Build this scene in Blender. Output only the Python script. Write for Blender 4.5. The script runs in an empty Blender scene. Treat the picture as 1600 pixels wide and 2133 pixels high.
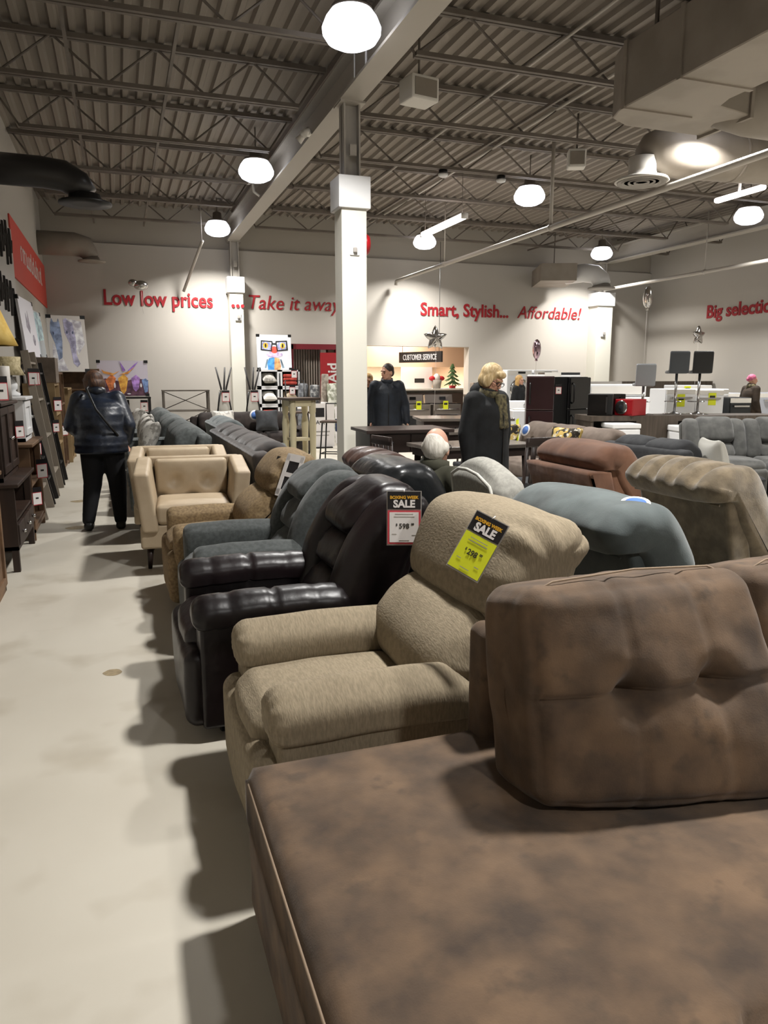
import bpy, bmesh, math, random
from mathutils import Vector, Matrix, noise
R=math.radians; PI=math.pi
S=bpy.context.scene; COL=S.collection
# ---------------- camera ----------------
cd=bpy.data.cameras.new('camera'); cam=bpy.data.objects.new('camera',cd); COL.objects.link(cam); S.camera=cam
cd.sensor_fit='VERTICAL'; cd.sensor_height=24.0; cd.lens=24.0*1540/2133; cd.clip_start=.02; cd.clip_end=100
cam.location=(0,0,1.55); cam.rotation_euler=(R(90-10.359),0,R(-19.488))
# ---------------- world, view ----------------
w=bpy.data.worlds.new('world'); S.world=w; w.use_nodes=True
w.node_tree.nodes['Background'].inputs[0].default_value=(.02,.02,.022,1)
vs=S.view_settings; vs.view_transform='Standard'; vs.look='None'; vs.gamma=1; vs.use_curve_mapping=False; vs.exposure=-1.27
S.cycles.max_bounces=7; S.cycles.diffuse_bounces=2; S.cycles.glossy_bounces=3; S.cycles.transmission_bounces=4; S.cycles.sample_clamp_indirect=6
LAMP_W=430.0; LENS=10.0
# the grid of high-bay lamps (each lamp's light is created in its builder below)
LAMPS=[(x,y) for x in (2.23,7.1,12.1) for y in (-2.8,2.35,7.2,12.3,17.15)]
LAMPS=[((6.9,7.45) if (x,y)==(7.1,7.2) else (x,y)) for x,y in LAMPS]
# ---------------- helpers ----------------
def lin(h):
    if isinstance(h,str):
        h=h.lstrip('#'); c=[int(h[i:i+2],16)/255 for i in (0,2,4)]
    else: c=h
    return tuple((x/12.92 if x<=.04045 else ((x+.055)/1.055)**2.4) for x in c)+(1,)
MATS={}
def mat(name,c,rough=.7,metal=0,c2=None,ns=6,nd=5,lo=.4,hi=.62,bs=0,bd=.002,weave=0,wd=.001,stretch=None,emit=0,spec=.5,coat=0,sheen=0,trans=0,bs2=0,bd2=0,ior=1.45,c3=None,ns3=30):
    if name in MATS: return MATS[name]
    m=bpy.data.materials.new(name); MATS[name]=m; m.use_nodes=True; nt=m.node_tree; N=nt.nodes; L=nt.links
    b=N['Principled BSDF']; I=b.inputs
    I['Base Color'].default_value=lin(c); I['Roughness'].default_value=rough; I['Metallic'].default_value=metal
    I['Specular IOR Level'].default_value=spec; I['IOR'].default_value=ior
    if coat: I['Coat Weight'].default_value=coat; I['Coat Roughness'].default_value=.15
    if sheen: I['Sheen Weight'].default_value=sheen; I['Sheen Roughness'].default_value=.5
    if trans: I['Transmission Weight'].default_value=trans
    if emit: I['Emission Color'].default_value=lin(c); I['Emission Strength'].default_value=emit
    if not(c2 or bs or weave): return m
    tc=N.new('ShaderNodeTexCoord'); vec=tc.outputs['Object']
    if stretch:
        mp=N.new('ShaderNodeMapping'); mp.inputs['Scale'].default_value=stretch; L.new(vec,mp.inputs[0]); vec=mp.outputs[0]
    def nz(s,d=5):
        n=N.new('ShaderNodeTexNoise'); n.inputs['Scale'].default_value=s; n.inputs['Detail'].default_value=d; L.new(vec,n.inputs['Vector']); return n.outputs[0]
    if c2:
        r=N.new('ShaderNodeValToRGB'); r.color_ramp.elements[0].position=lo; r.color_ramp.elements[1].position=hi
        r.color_ramp.elements[0].color=lin(c); r.color_ramp.elements[1].color=lin(c2); L.new(nz(ns,nd),r.inputs[0]); out=r.outputs[0]
        if c3:
            r3=N.new('ShaderNodeValToRGB'); r3.color_ramp.elements[0].position=.55; r3.color_ramp.elements[1].position=.7; L.new(nz(ns3,3),r3.inputs[0])
            mx=N.new('ShaderNodeMix'); mx.data_type='RGBA'; L.new(r3.outputs[0],mx.inputs[0]); L.new(out,mx.inputs[6]); mx.inputs[7].default_value=lin(c3); out=mx.outputs[2]
        L.new(out,I['Base Color'])
    last=None
    def bump(h,d,st=1):
        nonlocal last
        bn=N.new('ShaderNodeBump'); bn.inputs['Distance'].default_value=d; bn.inputs['Strength'].default_value=st; L.new(h,bn.inputs['Height'])
        if last is not None: L.new(last,bn.inputs['Normal'])
        last=bn.outputs[0]
    if bs: bump(nz(bs,6),bd)
    if bs2: bump(nz(bs2,2),bd2)
    if weave:
        ax=['X','Y','Z']; prev=None
        for a in ax:
            wv=N.new('ShaderNodeTexWave'); wv.bands_direction=a; wv.inputs['Scale'].default_value=weave; wv.inputs['Distortion'].default_value=1.5; wv.inputs['Detail'].default_value=2; L.new(vec,wv.inputs['Vector'])
            if prev is None: prev=wv.outputs[1]
            else:
                mm=N.new('ShaderNodeMath'); mm.operation='ADD'; L.new(prev,mm.inputs[0]); L.new(wv.outputs[1],mm.inputs[1]); prev=mm.outputs[0]
        bump(prev,wd)
    if last is not None: L.new(last,I['Normal'])
    return m
def tag(o,label=None,cat=None,group=None,kind=None):
    if label: o['label']=label
    if cat: o['category']=cat
    if group: o['group']=group
    if kind: o['kind']=kind
    return o
def T(name,label,cat,loc=(0,0,0),rz=0,group=None,rot=None):
    o=bpy.data.objects.new(name,None); COL.objects.link(o); o.location=loc; o.rotation_euler=rot if rot else (0,0,R(rz)); o.empty_display_size=.1
    return tag(o,label,cat,group)
def O(name,bm,m,parent=None,smooth=True,flat=False,loc=None,label=None):
    bmesh.ops.recalc_face_normals(bm,faces=bm.faces)
    me=bpy.data.meshes.new(name); bm.to_mesh(me); bm.free()
    for f in me.polygons: f.use_smooth=smooth
    o=bpy.data.objects.new(name,me); COL.objects.link(o)
    for q in (m if isinstance(m,(list,tuple)) else [m]): me.materials.append(q)
    if parent: o.parent=parent
    if loc: o.location=loc
    if label: o['label']=label
    return o
def BM(): return bmesh.new()
def xf(loc=(0,0,0),rot=(0,0,0)):
    from mathutils import Euler
    return Matrix.Translation(loc)@Euler([R(a) for a in rot]).to_matrix().to_4x4()
def box(bm,c,s,rot=(0,0,0),bevel=0,seg=2):
    r=bmesh.ops.create_cube(bm,size=1,matrix=xf(c,rot)@Matrix.Diagonal((s[0],s[1],s[2],1)))
    if bevel:
        es={e for v in r['verts'] for e in v.link_edges}
        bmesh.ops.bevel(bm,geom=list(es),offset=bevel,segments=seg,affect='EDGES',profile=.5)
    return bm
def bx(c,s,rot=(0,0,0),bevel=0): return box(BM(),c,s,rot,bevel)
def ring(bm,c,u,v,n,ru,rv=None):
    rv=ru if rv is None else rv
    return [bm.verts.new(c+u*(math.cos(2*PI*i/n)*ru)+v*(math.sin(2*PI*i/n)*rv)) for i in range(n)]
def skin(bm,a,b):
    n=len(a)
    for i in range(n): bm.faces.new((a[i],a[(i+1)%n],b[(i+1)%n],b[i]))
def frame(d):
    d=d.normalized(); t=Vector((0,0,1)) if abs(d.z)<.9 else Vector((0,1,0))
    u=d.cross(t).normalized(); return u,d.cross(u).normalized()
def cyl(bm,p0,p1,r0,r1=None,n=12):
    p0=Vector(p0);p1=Vector(p1);r1=r0 if r1 is None else r1;u,v=frame(p1-p0)
    a=ring(bm,p0,u,v,n,r0);b=ring(bm,p1,u,v,n,r1);skin(bm,a,b);bm.faces.new(a);bm.faces.new(b);return bm
def tube(bm,pts,r,n=8,closed=False):
    pts=[Vector(p) for p in pts];prev=None;u=None
    rs=r if isinstance(r,(list,tuple)) else [r]*len(pts)
    for i,p in enumerate(pts):
        d=(pts[min(i+1,len(pts)-1)]-pts[max(i-1,0)]).normalized()
        if u is None: u,v=frame(d)
        else: u=(u-d*u.dot(d)).normalized();v=d.cross(u)
        c=ring(bm,p,u,v,n,rs[i])
        if prev: skin(bm,prev,c)
        else: bm.faces.new(c)
        prev=c
    bm.faces.new(prev);return bm
def lathe(bm,prof,c=(0,0,0),n=24,sx=1,sy=1,M=None):
    prev=None
    for r,z in prof:
        vs=[]
        for i in range(n):
            a=2*PI*i/n;p=Vector((c[0]+math.cos(a)*r*sx,c[1]+math.sin(a)*r*sy,c[2]+z))
            vs.append(bm.verts.new(M@p if M else p))
        if prev: skin(bm,prev,vs)
        else: bm.faces.new(vs)
        prev=vs
    bm.faces.new(prev);return bm
def ell(bm,c,r,rot=(0,0,0),u=16,v=10,M=None):
    m=xf(c,rot)@Matrix.Diagonal((r[0],r[1],r[2],1))
    bmesh.ops.create_uvsphere(bm,u_segments=u,v_segments=v,radius=1,matrix=(M@m) if M else m);return bm
def capsule(bm,p0,r0,p1,r1,n=12,M=None):
    p0=Vector(p0);p1=Vector(p1);d=(p1-p0);L=d.length;d.normalize();u,v=frame(d);prev=None
    st=[(-r0*math.cos(a),r0*math.sin(a),0) for a in (R(12),R(45),R(75))]+[(L*t,r0+(r1-r0)*t,0) for t in (.0,.35,.7,1)]+[(L+r1*math.sin(a),r1*math.cos(a),0) for a in (R(20),R(50),R(78))]
    for s,r,_ in st:
        c=ring(bm,p0+d*s,u,v,n,r)
        if M:
            for q in c:q.co=M@q.co
        if prev: skin(bm,prev,c)
        else: bm.faces.new(c)
        prev=c
    bm.faces.new(prev)
def samples(h,r,k,m):
    a=[-h+r*(1-math.tan(PI/4*(1-i/k))) for i in range(k)]
    mid=[-h+r+(2*h-2*r)*j/m for j in range(m+1)]
    return a+mid+[-x for x in reversed(a)]
def soft(bm,s,r,c=(0,0,0),rot=(0,0,0),bulge=(0,0,0),m=10,k=4,fn=None,M=None):
    """A stuffed box: rounded edges, bulged faces; fn(p,n) may dent it."""
    h=[x/2 for x in s]; r=min(r,min(h)*.97); X=(xf(c,rot) if M is None else M@xf(c,rot)); cache={}
    sm=[samples(h[a],r,k,m if 2*h[a]>.12 else 3) for a in range(3)]
    def vert(p):
        key=tuple(round(x,6) for x in p)
        if key in cache: return cache[key]
        inn=Vector([max(-(h[a]-r),min(h[a]-r,p[a])) for a in range(3)]); d=Vector(p)-inn
        n=d.normalized() if d.length>1e-9 else Vector((0,0,1)); q=inn+n*r
        for a in range(3):
            if bulge[a]:
                b,e=[i for i in range(3) if i!=a]
                q[a]+=bulge[a]*(q[a]/h[a])*max(0,1-(p[b]/h[b])**2)**.7*max(0,1-(p[e]/h[e])**2)**.7
        if fn: q=fn(q,n)
        cache[key]=v=bm.verts.new(X@q); return v
    for a in range(3):
        b,e=[i for i in range(3) if i!=a]
        for sg in (-1,1):
            for i in range(len(sm[b])-1):
                for j in range(len(sm[e])-1):
                    vsx=[]
                    for bi,ej in ((i,j),(i+1,j),(i+1,j+1),(i,j+1)):
                        p=[0,0,0];p[a]=sg*h[a];p[b]=sm[b][bi];p[e]=sm[e][ej];vsx.append(vert(p))
                    if len(set(vsx))>=3:
                        q=[];[q.append(x) for x in vsx if x not in q]
                        try: bm.faces.new(q)
                        except ValueError: pass
    return bm
def spline(pts,n=8):
    out=[];L=len(pts)
    for i in range(L):
        p0,p1,p2,p3=[Vector(pts[(i+j-1)%L]) for j in range(4)]
        for s in range(n):
            t=s/n;out.append(.5*((2*p1)+(p2-p0)*t+(2*p0-5*p1+4*p2-p3)*t*t+(3*p1-p0-3*p2+p3)*t**3))
    return out
def loft(bm,prof,W,r,nseg=14,axis='x',c=(0,0,0),rot=(0,0,0),fn=None,k=5,sub=6,M=None,raw=False):
    """Closed side profile drawn out over width W with padded, rounded ends."""
    P=[Vector(p) for p in prof] if raw else spline(prof,sub); n=len(P)
    area=sum(P[i].x*P[(i+1)%n].y-P[(i+1)%n].x*P[i].y for i in range(n)); sg=1 if area>0 else -1
    nor=[]
    for i in range(n):
        d=(P[(i+1)%n]-P[i-1]).normalized();nor.append(Vector((d.y,-d.x))*sg)
    st=[(-W/2+r*(1-math.cos(PI/2*i/k)),r*(1-math.sin(PI/2*i/k))) for i in range(k)]
    st+=[(-W/2+r+(W-2*r)*j/nseg,0) for j in range(nseg+1)]+[(-a,b) for a,b in reversed(st)]
    cen=sum(P,Vector((0,0)))/n; sxx=sum((q.x-cen.x)**2 for q in P);syy=sum((q.y-cen.y)**2 for q in P);sxy=sum((q.x-cen.x)*(q.y-cen.y) for q in P)
    th=.5*math.atan2(2*sxy,sxx-syy);e1=Vector((math.cos(th),math.sin(th)));e2=Vector((-e1.y,e1.x))
    h1=max(abs((q-cen).dot(e1)) for q in P);h2=max(abs((q-cen).dot(e2)) for q in P)
    def inset(q,nn,i):
        if raw: return q-nn*i
        d=q-cen; return cen+e1*(d.dot(e1)*max(.1,1-i/h1))+e2*(d.dot(e2)*max(.1,1-i/h2))
    X=(xf(c,rot) if M is None else M@xf(c,rot)); prev=None; first=None
    for t,ins in st:
        row=[]
        for i in range(n):
            q=inset(P[i],nor[i],ins)
            if axis=='x': p=Vector((t,q.x,q.y)); nn=Vector((0,nor[i].x,nor[i].y))
            elif axis=='y': p=Vector((q.x,t,q.y)); nn=Vector((nor[i].x,0,nor[i].y))
            else: p=Vector((q.x,q.y,t)); nn=Vector((nor[i].x,nor[i].y,0))
            if fn: p=fn(p,nn,t/(W/2),i/n)
            row.append(bm.verts.new(X@p))
        if prev: skin(bm,prev,row)
        else: first=row
        prev=row
    bm.faces.new(first);bm.faces.new(prev);return bm
def text(body,size,m,parent,loc,rot=(0,0,0),ext=.001,bold=0,shear=0,name='lettering',align='LEFT',sx=1):
    cu=bpy.data.curves.new(name,'FONT');cu.body=body;cu.size=size;cu.extrude=ext;cu.offset=bold;cu.shear=shear;cu.align_x=align;cu.materials.append(m);cu.resolution_u=3
    tmp=bpy.data.objects.new(name,cu);me=bpy.data.meshes.new_from_object(tmp);bpy.data.objects.remove(tmp);me.name=name
    o=bpy.data.objects.new(name,me);COL.objects.link(o);o.location=loc;o.rotation_euler=[R(a) for a in rot];o.scale=(sx,1,1)
    if parent:o.parent=parent
    return o
def poly(bm,pts,th,M):
    """A flat shape of thickness th, drawn in the xz plane of M (y towards the back)."""
    a=[bm.verts.new(M@Vector((x,0,z))) for x,z in pts];b=[bm.verts.new(M@Vector((x,th,z))) for x,z in pts]
    skin(bm,a,b);bm.faces.new(a);bm.faces.new(b);return bm
def nz(p,s,seed=0): return noise.noise(Vector((p[0]*s+seed,p[1]*s+seed*1.7,p[2]*s-seed)))
def clone(o,parent=None):
    c=o.copy();COL.objects.link(c);c.parent=parent
    for ch in list(o.children): clone(ch,c)
    return c
# ---------------- materials ----------------
m_floor=mat('polished_concrete','#bcb5a7',.45,c2='#c8c2b5',ns=.8,lo=.35,hi=.7,bs=.0,c3='#b2aa9b',ns3=2.2,spec=.35)
m_wall=mat('wall_paint','#b9b3aa',.85,bs=60,bd=.0006)
m_wall2=mat('wall_paint_upper','#a8a196',.85,bs=60,bd=.0006)
m_deck=mat('deck_paint','#898076',.75)
m_steel=mat('steel_paint','#6f675e',.6,c2='#635b53',ns=3)
m_beam=mat('beam_paint','#a9a399',.5)
m_colm=mat('column_paint','#d8d5c9',.6)
m_duct=mat('duct_paint','#948b80',.55,c2='#877e73',ns=2)
m_pipe=mat('pipe_paint','#b5afa6',.45)
m_white=mat('white_enamel','#e4e4e4',.35)
m_offw=mat('off_white','#dedad2',.6)
m_black=mat('black_plastic','#141414',.45)
m_dark=mat('dark_metal','#1c1b1b',.4,metal=.3)
m_chrome=mat('chrome','#c8c8c8',.15,metal=1)
m_red=mat('sign_red','#b3202a',.6)
m_banner=mat('banner_red','#cf4a3c',.6)
m_grey=mat('grey_card','#9b9690',.7)
m_card=mat('white_card','#e3dedb',.6)
m_yel=mat('yellow_card','#d6dc24',.6)
m_tagred=mat('tag_red','#c4444e',.6)
m_tagblk=mat('tag_black','#1b191c',.4)
m_ink=mat('ink','#2a2724',.7)
m_gold=mat('gold_ink','#d9a326',.6)
m_lens=mat('lamp_lens','#f6f7ff',.5,emit=LENS)
m_plastic=mat('clear_sleeve','#d8d8da',.1,trans=.9,ior=1.1)
# ================= SETTING =================
XL,XR,YB,YF,ZD=-1.41,14.8,18.5,-6.0,5.35
def struct(name,bm,m,smooth=False,parent=None):
    o=O(name,bm,m,parent,smooth)
    if not parent:o['kind']='structure'
    return o
struct('floor',bx(((XL+XR)/2,10,-.05),(XR-XL+.4,33,.1)),m_floor)
struct('wall_left',bx((XL-.1,6.2,2.7),(.2,24.8,5.4)),m_wall)
struct('wall_right',bx((XR+.1,6.2,2.7),(.2,24.8,5.4)),m_wall)
struct('wall_front',bx((6.7,YF-.1,2.7),(16.4,.2,5.4)),m_wall)
# back wall with the two openings (red-framed doorway and the service counter opening)
DX0,DX1,DZ=4.06,5.35,2.34; SX0,SX1,SZ=5.75,8.98,2.34
bm=BM(); th=.3
for x0,x1,z0,z1 in ((XL,DX0,0,4.5),(DX1,SX0,0,4.5),(SX1,XR,0,4.5),(DX0,DX1,DZ,4.5),(SX0,SX1,SZ,4.5)):
    box(bm,((x0+x1)/2,YB+th/2,(z0+z1)/2),(x1-x0,th,z1-z0))
struct('wall_back',bm,m_wall)
struct('wall_back_upper',bx(((XL+XR)/2,YB+.24,4.95),(XR-XL,.36,.9)),m_wall2)
# corrugated roof deck, ribs running away from the camera
bm=BM(); x=XL-.2; pr=[]; per=.19
while x<XR+.2:
    pr+=[(x,0),(x+.055,0),(x+.08,.05),(x+.165,.05)]; x+=per
ra=[];rb=[]
for px,pz in pr:
    ra.append(bm.verts.new((px,YF-.2,ZD+pz)));rb.append(bm.verts.new((px,YB+.4,ZD+pz)))
for i in range(len(pr)-1): bm.faces.new((ra[i],ra[i+1],rb[i+1],rb[i]))
box(bm,((XL+XR)/2,6.3,ZD+.15),(XR-XL+.6,25.4,.1))
struct('ceiling',bm,m_deck)
# main beams (wide-flange), columns
def ibeam(x,z0,z1,w=.27):
    bm=BM();t=.03
    box(bm,(x,6.2,z0+t/2),(w,24.6,t));box(bm,(x,6.2,z1-t/2),(w,24.6,t));box(bm,(x,6.2,(z0+z1)/2),(.03,24.6,z1-z0));return bm
BX=2.72
for bxx in (BX,13.2): struct('beam',ibeam(bxx,4.68,5.1),m_beam)
def column(x,y,wall=False,w=.31):
    bm=BM()
    box(bm,(x,y,1.85),(w,w,3.7),bevel=.008)
    c=struct('column',bm,m_colm)
    struct('column_cap',bx((x,y,3.68),(w+.08,w+.08,.36),bevel=.01),m_white,parent=c)
    b2=BM();box(b2,(x-.09,y,4.25),(.02,.2,.85));box(b2,(x+.09,y,4.25),(.02,.2,.85));box(b2,(x,y,4.25),(.2,.02,.85));box(b2,(x,y,4.67),(.3,.3,.02))
    struct('column_post',b2,m_beam,parent=c)
    struct('column_socket_box',bx((x,y-.12,4.15),(.08,.04,.12)),m_beam,parent=c)
column(BX+.02,8.95)
column(BX+.02,18.33,w=.32)
column(12.97,18.33,w=.5)
# open-web joists across the hall
def joist(y,x0,x1):
    bm=BM(); zt,zb=5.31,4.86
    for dy in (-.035,.035):
        box(bm,((x0+x1)/2,y+dy,zt),(x1-x0,.045,.055)); box(bm,((x0+x1)/2,y+dy,zb),(x1-x0-.7,.045,.045))
    n=max(2,round((x1-x0-.7)/1.15)); st=(x1-x0-.7)/n; a=x0+.35
    tube(bm,[(x0+.05,y,zt),(a,y,zb)],.014,6);tube(bm,[(x1-.05,y,zt),(x1-.35,y,zb)],.014,6)
    for i in range(n):
        tube(bm,[(a+i*st,y,zb),(a+(i+.5)*st,y,zt)],.014,6);tube(bm,[(a+(i+.5)*st,y,zt),(a+(i+1)*st,y,zb)],.014,6)
    return struct('ceiling_joist',bm,m_steel)
for k in range(-3,8):
    y=5.93+1.92*k if k<7 else 17.9
    y=min(y,17.95)
    if k==7: break
    for x0,x1 in ((XL+.02,BX-.05),(BX+.05,13.15),(13.25,XR)): joist(y,x0,x1)
for x,z in ((.75,4.9),(-.3,4.9),(5.3,4.9),(10.6,4.9)):   # bridging angles along the hall
    struct('ceiling_bridging',bx((x,6.2,z),(.035,24.3,.035)),m_steel)
# conduits and sprinkler mains under the deck
for x,z,r in ((6.02,5.24,.022),(4.9,5.24,.018)):
    b=tube(BM(),[(x,-5.5,z),(x,17.9,z)],r,8); tag(struct('ceiling_conduit',b,m_pipe))
def main_pipe(x,z,label,drops):
    t=T('sprinkler_pipe',label,'pipe',(x,0,z),group='sprinkler mains under the roof')
    O('pipe',tube(BM(),[(0,-4,0),(0,6,0),(0,18.1,0),(0,18.18,-.02),(0,18.2,-.1)],.042,10),m_pipe,t)
    for y in drops:
        O('hanger',cyl(BM(),(0,y,0),(0,y,5.3-z),.03 if y==11 else .014,n=8),m_pipe,t)
        O('clamp',cyl(BM(),(0,y-.03,0),(0,y+.03,0),.055,n=10),m_pipe,t)
main_pipe(6.76,3.93,'long pale sprinkler pipe across the hall, ending above the Smart, Stylish lettering',(1.2,11,15.2))
main_pipe(13.0,3.95,'pale sprinkler pipe along the right side, beside the box duct corner',(6,10.5,14.4))
t=T('sprinkler_pipe','short pale sprinkler pipe sloping down behind the farthest lamp by the beam','pipe',(1.9,17.4,4.35),group='sprinkler mains under the roof')
O('pipe',tube(BM(),[(0,-.2,.1),(0,.3,.05),(-.35,.9,-.85)],.035,8),m_pipe,t); O('hanger',cyl(BM(),(0,-.1,.1),(0,-.1,1.06),.012,n=6),m_pipe,t)
# room behind the service opening
m_peach=mat('peach_paint','#d8b79b',.85); m_cream=mat('cream_paint','#ead9c2',.85)
bm=BM(); box(bm,(8,25.4,1.0),(6,.2,2)); struct('wall_service_back',bm,m_cream)
bm=BM(); box(bm,(5.2,22.4,1.5),(.2,7.4,3)); struct('wall_service_left',bm,m_cream)
bm=BM(); box(bm,(10.9,22.4,1.5),(.2,7.4,3)); struct('wall_service_right',bm,m_peach)
struct('ceiling_service',bx((8,22.9,2.05),(6,5.2,.1)),mat('tile_white','#d9d3ca',.8))
bm=BM(); box(bm,(8,20.3,2.13),(5.5,.15,.6)); struct('trim_1',bm,m_peach)
m_troff=mat('troffer_light','#fff6ea',.5,emit=9)
for i,(x,y) in enumerate(((6.7,21.6),(7.9,21.6),(9.1,21.6),(7.2,23.6),(8.6,23.6),(9.9,23.6))):
    t=T('ceiling_light','recessed square ceiling light in the customer service room','light',(x,y,1.985),group='recessed lights behind the service opening')
    O('frame',bx((0,0,0),(.64,.64,.02)),m_white,t,False); O('diffuser',bx((0,0,-.014),(.58,.58,.012)),m_troff,t,False)
ld=bpy.data.lights.new('service_room_light','AREA');ld.energy=1300;ld.size=3;ld.color=(1,.93,.84);lo=bpy.data.objects.new('service_room_light',ld);COL.objects.link(lo);lo.location=(8,22.2,1.9)
ld2=bpy.data.lights.new('opening_light','AREA');ld2.energy=220;ld2.size=1.5;ld2.color=(1,.9,.78);lo2=bpy.data.objects.new('opening_light',ld2);COL.objects.link(lo2);lo2.location=(7.4,19.5,2.75)
struct('ceiling_opening',bx((7.4,19.55,2.85),(4,1.6,.1)),m_peach)
# doorway on the left: maroon frame, folded grey curtain
m_maroon=mat('maroon_paint','#6d1420',.6)
bm=BM();box(bm,((DX0+DX1)/2,18.47,DZ-.05),(DX1-DX0+.02,.14,.13));box(bm,(DX1-.06,18.47,DZ/2),(.14,.14,DZ));box(bm,(DX0+.03,18.47,DZ/2),(.08,.14,DZ))
d=struct('door_1',bm,m_maroon)
bm=BM();pts=[]
n=44
for i in range(n+1):
    x=DX0+.07+(.72)*i/n;pts.append((x,18.58+.03*(1 if i%4<2 else -1)))
a=[bm.verts.new((x,y,0)) for x,y in pts];b=[bm.verts.new((x,y,2.27)) for x,y in pts];a2=[bm.verts.new((x,y+.02,0)) for x,y in pts];b2=[bm.verts.new((x,y+.02,2.27)) for x,y in pts]
for i in range(n): bm.faces.new((a[i],a[i+1],b[i+1],b[i]));bm.faces.new((a2[i],a2[i+1],b2[i+1],b2[i]))
struct('door_panel',bm,mat('folding_door','#8f857a',.6),parent=d)
struct('door_jamb',bx((4.92,18.55,1.13),(.14,.1,2.27)),m_offw,parent=d)
struct('door_backing',bx((4.7,18.95,1.2),(1.4,.1,2.4)),m_grey,parent=d)
# ================= CEILING THINGS =================
rown={6.9:'middle row',2.23:'beam row',7.1:'middle row',12.1:'right row'}
def lamp(x,y):
    vis={(2.23,7.2):'nearest and largest bright lamp above the column, beside the main beam',(2.23,12.3):'second bright lamp along the main beam, above Low low prices',(2.23,17.15):'farthest bright lamp at the wall end of the main beam',
      (7.1,12.3):'bright round lamp between the two smoke detectors, nearer one of the middle row',(7.1,17.15):'far round lamp just below the white tube light',(12.1,17.15):'far round lamp above the lit duct elbow, right row',(12.1,12.3):'bright round lamp at the right edge above the second sprinkler pipe',
      (6.9,7.45):'round lamp hidden beside the big duct, lighting its side'}
    lab=vis.get((x,y),'round high-bay lamp of the %s behind the camera, row at %.0f metres'%(rown[x],y))
    t=T('high_bay_lamp',lab,'lamp',(x,y,4.72),group='high-bay lamps')
    b=BM();lathe(b,[(.06,.34),(.09,.32),(.1,.2),(.19,.17),(.2,.14),(.12,.14)],n=28);O('housing',b,m_steel,t)
    b=BM();lathe(b,[(.19,.145),(.24,.08),(.275,.0),(.27,-.05),(.23,-.11),(.15,-.15),(.06,-.165)],n=28);O('lens',b,m_lens,t)  # glowing bowl made wide and deep; its shape takes in the lamp's bloom
    O('rod',cyl(BM(),(0,0,.3),(0,0,.7),.01,n=6),m_steel,t)
    l=bpy.data.lights.new('lamp_light','AREA');l.shape='DISK';l.size=.34;l.spread=R(138);l.energy=LAMP_W;l.color=(1,.98,.945)
    o=bpy.data.objects.new('lamp_light',l);COL.objects.link(o);o.parent=t;o.location=(0,0,-.19)
for x,y in LAMPS: lamp(x,y)
m_tube=mat('tube_glow','#fff4ee',.5,emit=14)
t=T('tube_light','long white fluorescent tube light hanging from two wires','light',(6.26,14.2,4.5))
O('tube',soft(BM(),(.15,2.0,.11),.05,m=4,k=3),m_tube,t)
for y in (-.9,.9): O('wire',cyl(BM(),(0,y,.05),(0,y,.85),.006,n=5),m_steel,t)
for y in (-1.01,1.01): O('end_cap',bx((0,y,0),(.13,.03,.1)),m_offw,t)
t=T('tube_light','slim white fluorescent tube under the round duct at the right edge','light',(8.6,8.95,4.14))
O('tube',soft(BM(),(.1,.9,.07),.03,m=4,k=3),m_tube,t);O('wire',cyl(BM(),(0,0,.03),(0,0,1.2),.02,n=8),m_white,t)
# big rectangular duct with its elbow, round branch and diffuser
t=T('rectangular_duct','big grey rectangular duct running overhead at top right','duct',(0,0,0))
b=BM()
z0,z1=4.2,4.8
loft(b,[(4.93,2.4),(4.93,6.8),(5.02,7.05),(5.3,7.2),(6.3,7.2),(6.3,6.5),(5.82,6.4),(5.75,6.2),(5.75,2.4)],z1-z0,.01,nseg=1,axis='z',c=(0,0,(z0+z1)/2),k=1,raw=True)
O('duct_body',b,m_duct,t,False)
for y in (6.75,5.95,4.6,3.3): O('flange',bx((5.34,y,4.5),(.85,.05,.63)),m_duct,t,False)
bb=BM();tube(bb,[(6.2,6.85,4.46),(6.5,6.72,4.4),(7.2,6.45,4.32),(9.9,6.15,4.32)],[.27,.31,.34,.34],24);O('round_branch',bb,m_duct,t)
O('hanger_strap',bx((5.0,6.4,5.08),(.02,.04,.7)),m_steel,t,False);O('end_flange',bx((6.3,6.85,4.5),(.04,.76,.66)),m_duct,t,False)
t=T('round_duct','fat round grey duct under the big one, ending over the round diffuser','duct',(0,0,0))
b=BM();tube(b,[(9.8,8.2,4.42),(8.2,8.2,4.38),(7.0,8.2,4.34),(6.6,8.2,4.33),(6.46,8.2,4.3),(6.36,8.2,4.22)],[.3,.3,.3,.29,.24,.17],24)
O('duct_body',b,m_duct,t)
for x in (8.9,7.7): O('seam_band',cyl(BM(),(x,8.2,4.375+.035*(x-8)),(x+.04,8.2,4.375+.035*(x-8)),.31,n=24),m_duct,t)
b=BM();lathe(b,[(.17,.25),(.165,.1),(.18,.04),(.31,0),(.33,-.03),(.31,-.035),(.2,.0)],c=(6.32,8.2,3.98),n=28);O('diffuser',b,m_offw,t)
b=BM()
for r in (.08,.15,.22,.28): lathe(b,[(r,-.02),(r+.02,-.03),(r+.015,-.05),(r-.01,-.035)],c=(6.32,8.2,3.98),n=24)
O('diffuser_vanes',b,m_grey,t)
t=T('box_duct','grey box duct on the back wall right of Affordable lettering, with white elbow','duct',(0,0,0))
O('duct_body',bx((10.9,17.5,4.15),(.9,1.5,.42),rot=(0,0,-22)),m_duct,t,False)
O('hanger',cyl(BM(),(10.9,17.5,4.36),(10.9,17.5,5.42),.012,n=6),m_steel,t);b=BM();tube(b,[(11.15,17.3,4.15),(11.42,16.9,4.17),(11.62,16.7,4.12),(11.72,16.6,3.98),(11.74,16.58,3.86)],.23,16);O('elbow',b,m_white,t)
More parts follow.
